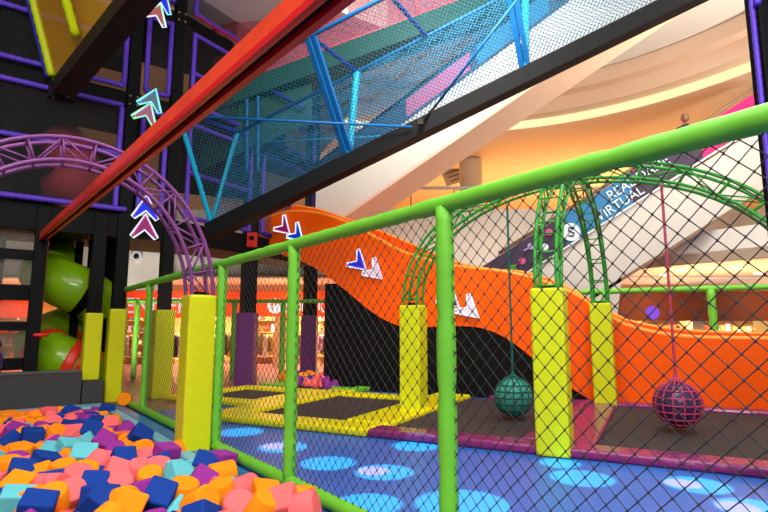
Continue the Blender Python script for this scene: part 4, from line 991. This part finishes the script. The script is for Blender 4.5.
# ================================================================== PEOPLE
def person(loc, h, yaw, skinm, hairm, shirtm, legm, label, arms=.15):
    t_ = V(loc); s = h/1.75
    vs = {'pel':(0,0,.95),'bel':(0,.01,1.08),'che':(0,.01,1.3),'nk0':(0,.0,1.47),'nk1':(0,-.01,1.53)}
    ed = [('pel','bel'),('bel','che'),('che','nk0'),('nk0','nk1')]
    rad = {'pel':.145,'bel':.135,'che':.155,'nk0':.07,'nk1':.055}
    for sd, sg in (('L',1),('R',-1)):
        for n_, p, r_ in (('hip',(.09*sg,0,.88),.10),('kne',(.10*sg,-.02,.50),.065),('ank',(.10*sg,.02,.09),.042),('toe',(.11*sg,-.16,.04),.035),
                          ('sho',(.185*sg,.01,1.40),.062),('elb',(.24*sg,.03,1.12),.045),('wri',(.23*sg,-.10,.90),.03),('pal',(.225*sg,-.14,.83),.034)):
            vs[n_+sd] = p; rad[n_+sd] = r_
        ed += [('pel','hip'+sd),('hip'+sd,'kne'+sd),('kne'+sd,'ank'+sd),('ank'+sd,'toe'+sd),('che','sho'+sd),('sho'+sd,'elb'+sd),('elb'+sd,'wri'+sd),('wri'+sd,'pal'+sd)]
    names = list(vs)
    me = bpy.data.meshes.new('sk'); me.from_pydata([V(vs[n_]) for n_ in names], [(names.index(a), names.index(b)) for a, b in ed], [])
    ob = bpy.data.objects.new('sk', me); C.objects.link(ob)
    md = ob.modifiers.new('s', 'SKIN')
    for i, n_ in enumerate(names): me.skin_vertices[0].data[i].radius = (rad[n_], rad[n_]*(.8 if n_ in ('che','bel','pel') else 1))
    me.skin_vertices[0].data[0].use_root = True
    sb = ob.modifiers.new('d', 'SUBSURF'); sb.levels = 2
    bpy.context.view_layer.update(); dg = bpy.context.evaluated_depsgraph_get()
    body = bpy.data.meshes.new_from_object(ob.evaluated_get(dg)); bpy.data.objects.remove(ob)
    bm = bmesh.new(); bm.from_mesh(body)
    m = MB(); m.bm.free(); m.bm = bm; m.mats = [skinm, legm, shirtm]
    for f in bm.faces:
        z = f.calc_center_median().z; x = abs(f.calc_center_median().x)
        f.smooth = True
        f.material_index = 2 if (z > .93 and z < 1.46 and x < .24+.0) and not (z < 1.1 and x > .19) else 1 if (z <= .96 and z > .1 and x < .19) else 0
    m.sphere((0,-.02,1.635), .105, 20, 14, mat=skinm, scale=(.80,.95,1.12))
    m.sphere((0,-.125,1.62), .02, 8, 6, mat=skinm, scale=(.8,1,1.4))
    for sg in (1,-1):
        m.sphere((.084*sg,0,1.625), .025, 8, 6, mat=skinm, scale=(.4,.8,1.2))
        m.sphere((.033*sg,-.107,1.65), .012, 8, 6, mat=M['black_lens'])
        for k in range(4):
            x = .225*sg+(k-1.5)*.018; m.tube([(x,-.15,.82),(x,-.165,.78),(x,-.155,.745-.006*abs(k-1.2))], [.009,.008,.006], 6, mat=skinm)
        m.tube([(.225*sg-.03*sg,-.14,.84),(.225*sg-.045*sg,-.165,.81),(.225*sg-.04*sg,-.175,.785)], [.011,.009,.007], 6, mat=skinm)
    m.box((0,-.112,1.575), (.045,.012,.010), mat=M['pink_cord'])
    o = bpy.data.objects.new('person', bpy.data.meshes.new('person')); 
    bmesh.ops.recalc_face_normals(m.bm, faces=m.bm.faces); m.bm.to_mesh(o.data)
    for x in m.mats: o.data.materials.append(x)
    m.bm.free(); C.objects.link(o); o.location = t_; o.rotation_euler = (0,0,yaw); o.scale = (s,s,s); ORG[o.name] = V((0,0,0))
    hm = MB(); hm.sphere((0,.01,1.665), .108, 20, 12, scale=(.84,.93,1.02))
    for v_ in hm.bm.verts:
        if v_.co.y < -.055: v_.co.z = max(v_.co.z, 1.695)
        elif v_.co.z < 1.60: v_.co.z = 1.60
    hh = hm.build('hair', hairm, o)
    tag(o, label, 'person'); return o
pm_ = at(685, 119, eY+.6)
person((pm_.x, eY+.6, pm_.z-1.9), 2.05, -.5, M['skin'], M['grey_hair'], M['dark_shirt'], M['jeans'], 'person with short greying hair and dark shirt riding high on the lower escalator')
pc = FQ(8.14, 2.31)
person((pc.x, pc.y, 0), 1.36, -1.4, M['skin2'], M['hair'], M['purple_shirt'], M['jeans'], 'person, dark haired child in purple shirt standing behind the grey platform at left edge')

# ================================================================== LIGHTS
def area(name, loc, size, power, col, rot=(0,0,0), sy=None, spread=None):
    l = bpy.data.lights.new(name, 'AREA'); l.size = size; l.energy = power; l.color = col
    if sy: l.shape = 'RECTANGLE'; l.size_y = sy
    if spread: l.spread = spread
    o = bpy.data.objects.new(name, l); C.objects.link(o); o.location = loc; o.rotation_euler = rot; return o
def point(name, loc, power, col, r=.3):
    l = bpy.data.lights.new(name, 'POINT'); l.energy = power; l.color = col; l.shadow_soft_size = r
    o = bpy.data.objects.new(name, l); C.objects.link(o); o.location = loc; return o
area('hall_light', (1.5, 4, 10), 7, 620, (1,.95,.88), sy=6)
area('hall_light', (-4, 1, 8.5), 4, 380, (1,.93,.85), rot=(.5,0,.3))
area('hall_light', (2, -5, 7.5), 6, 1300, (1,.95,.88), rot=(1.1,0,0), sy=3)  # unseen fill added high behind the camera to brighten front faces
area('hall_light', (6, 9, 9.9), 4, 300, (1,.93,.85))
def aim(o, tgt): o.rotation_euler = (V(tgt)-o.location).to_track_quat('-Z','Y').to_euler()
aim(area('disc_fill', (14, 6, 5.5), 2, 420, (1,.90,.74), spread=1.3), (7,13.5,10.3))  # unseen fill added to brighten the cream ceiling disc
aim(area('atrium_fill', (1, 8, 10), 3, 560, (1,.93,.84), spread=2.0), (3,18.6,5))  # fill added above the frame to brighten the gallery wall
aim(area('atrium_fill', (9, 7, 9.5), 3, 90, (1,.93,.84), spread=2.0), (10,14.3,5))  # second added fill, aimed at the lower escalator side
aim(area('hall_light', (-8, 15.5, .6), 1.5, 90, (1,.92,.85), spread=2.0), (-8.4,18.4,4))  # low fill added to lift the dim pale pier
for x, y in ((10,16.2),(13,15),(17,15.5)): area('mall_light', (x, y, 1.6), 1.5, 200, (1,.62,.24), rot=(PI,0,0))  # upward fill added to warm the right gallery underside
for x in (-14,-9,-4,1,6,11,16):
    area('mall_light', (x, 20.6, 1.6), 1.5, 60, (1,.66,.32), rot=(PI,0,0))  # upward fill added low and out of sight to light the ceiling
    area('mall_light', (x, 20.6, 3.3), 1.0, 60, (1,.62,.28), sy=1.0)
    area('shop_ceiling', (x, FY+1.4, 2.8), 3.0, 900, (1,.74,.36), sy=1.6)
for x, pw_ in ((-2,120), (4,200), (10,520), (16,650)):
    area('gallery_up_fill', (x, 25.5, 4.2), 3, pw_, (1,.62,.24), rot=(PI,0,0), sy=3)  # upward fill added to turn the upper ceiling bright and warm
    area('gallery_light', (x, 31, 8.6), 3, 120, (1,.62,.25), sy=3)
def spot(P, h, half, power, col, blend=.15, sx=0, sy_=0):
    l = bpy.data.lights.new('floor_projector', 'SPOT'); l.energy = power; l.color = col; l.spot_size = half*2; l.spot_blend = blend; l.shadow_soft_size = .02
    o = bpy.data.objects.new('floor_projector', l); C.objects.link(o); src = V((P.x+sx, P.y+sy_, h)); o.location = src
    dv = V((P.x,P.y,0))-src; o.rotation_euler = dv.to_track_quat('-Z', 'Y').to_euler(); return o
for (u, v, rr_, pk) in ((283,447,.42,1),(328,463,.42,0),(384,472,.42,1),(415,446,.4,0),(368,504,.4,0),(462,504,.55,0),(582,478,.42,0),(560,463,.3,0),(697,485,.40,1),(755,509,.40,1),(240,432,.45,0)):
    P = ground(u, v); rr_ *= .82; spot(P, 5.2, math.atan(rr_/5.2), 4200, (.0,1,.62), .12)
    if pk: P2_ = P+V((-.12,.05,0)); spot(P2_, 5.2, math.atan(rr_*.55/5.2), 26000, (1,.02,.05), .12)
w = bpy.data.worlds.new('world'); bpy.context.scene.world = w; w.use_nodes = True
bg = w.node_tree.nodes['Background']; bg.inputs[0].default_value = (1,.95,.9,1); bg.inputs[1].default_value = .38

# ================================================================== CAMERA
cd = bpy.data.cameras.new('camera'); cd.sensor_width = 36; cd.lens = FPX/768*36; cd.clip_end = 200
co = bpy.data.objects.new('camera', cd); C.objects.link(co); co.location = (0,0,CAMZ); co.rotation_euler = (PI/2+PITCH,0,0)
sc = bpy.context.scene; sc.camera = co
sc.view_settings.view_transform = 'Standard'; sc.view_settings.look = 'None'; sc.view_settings.gamma = 1; sc.view_settings.exposure = 0
sc.view_settings.use_curve_mapping = False
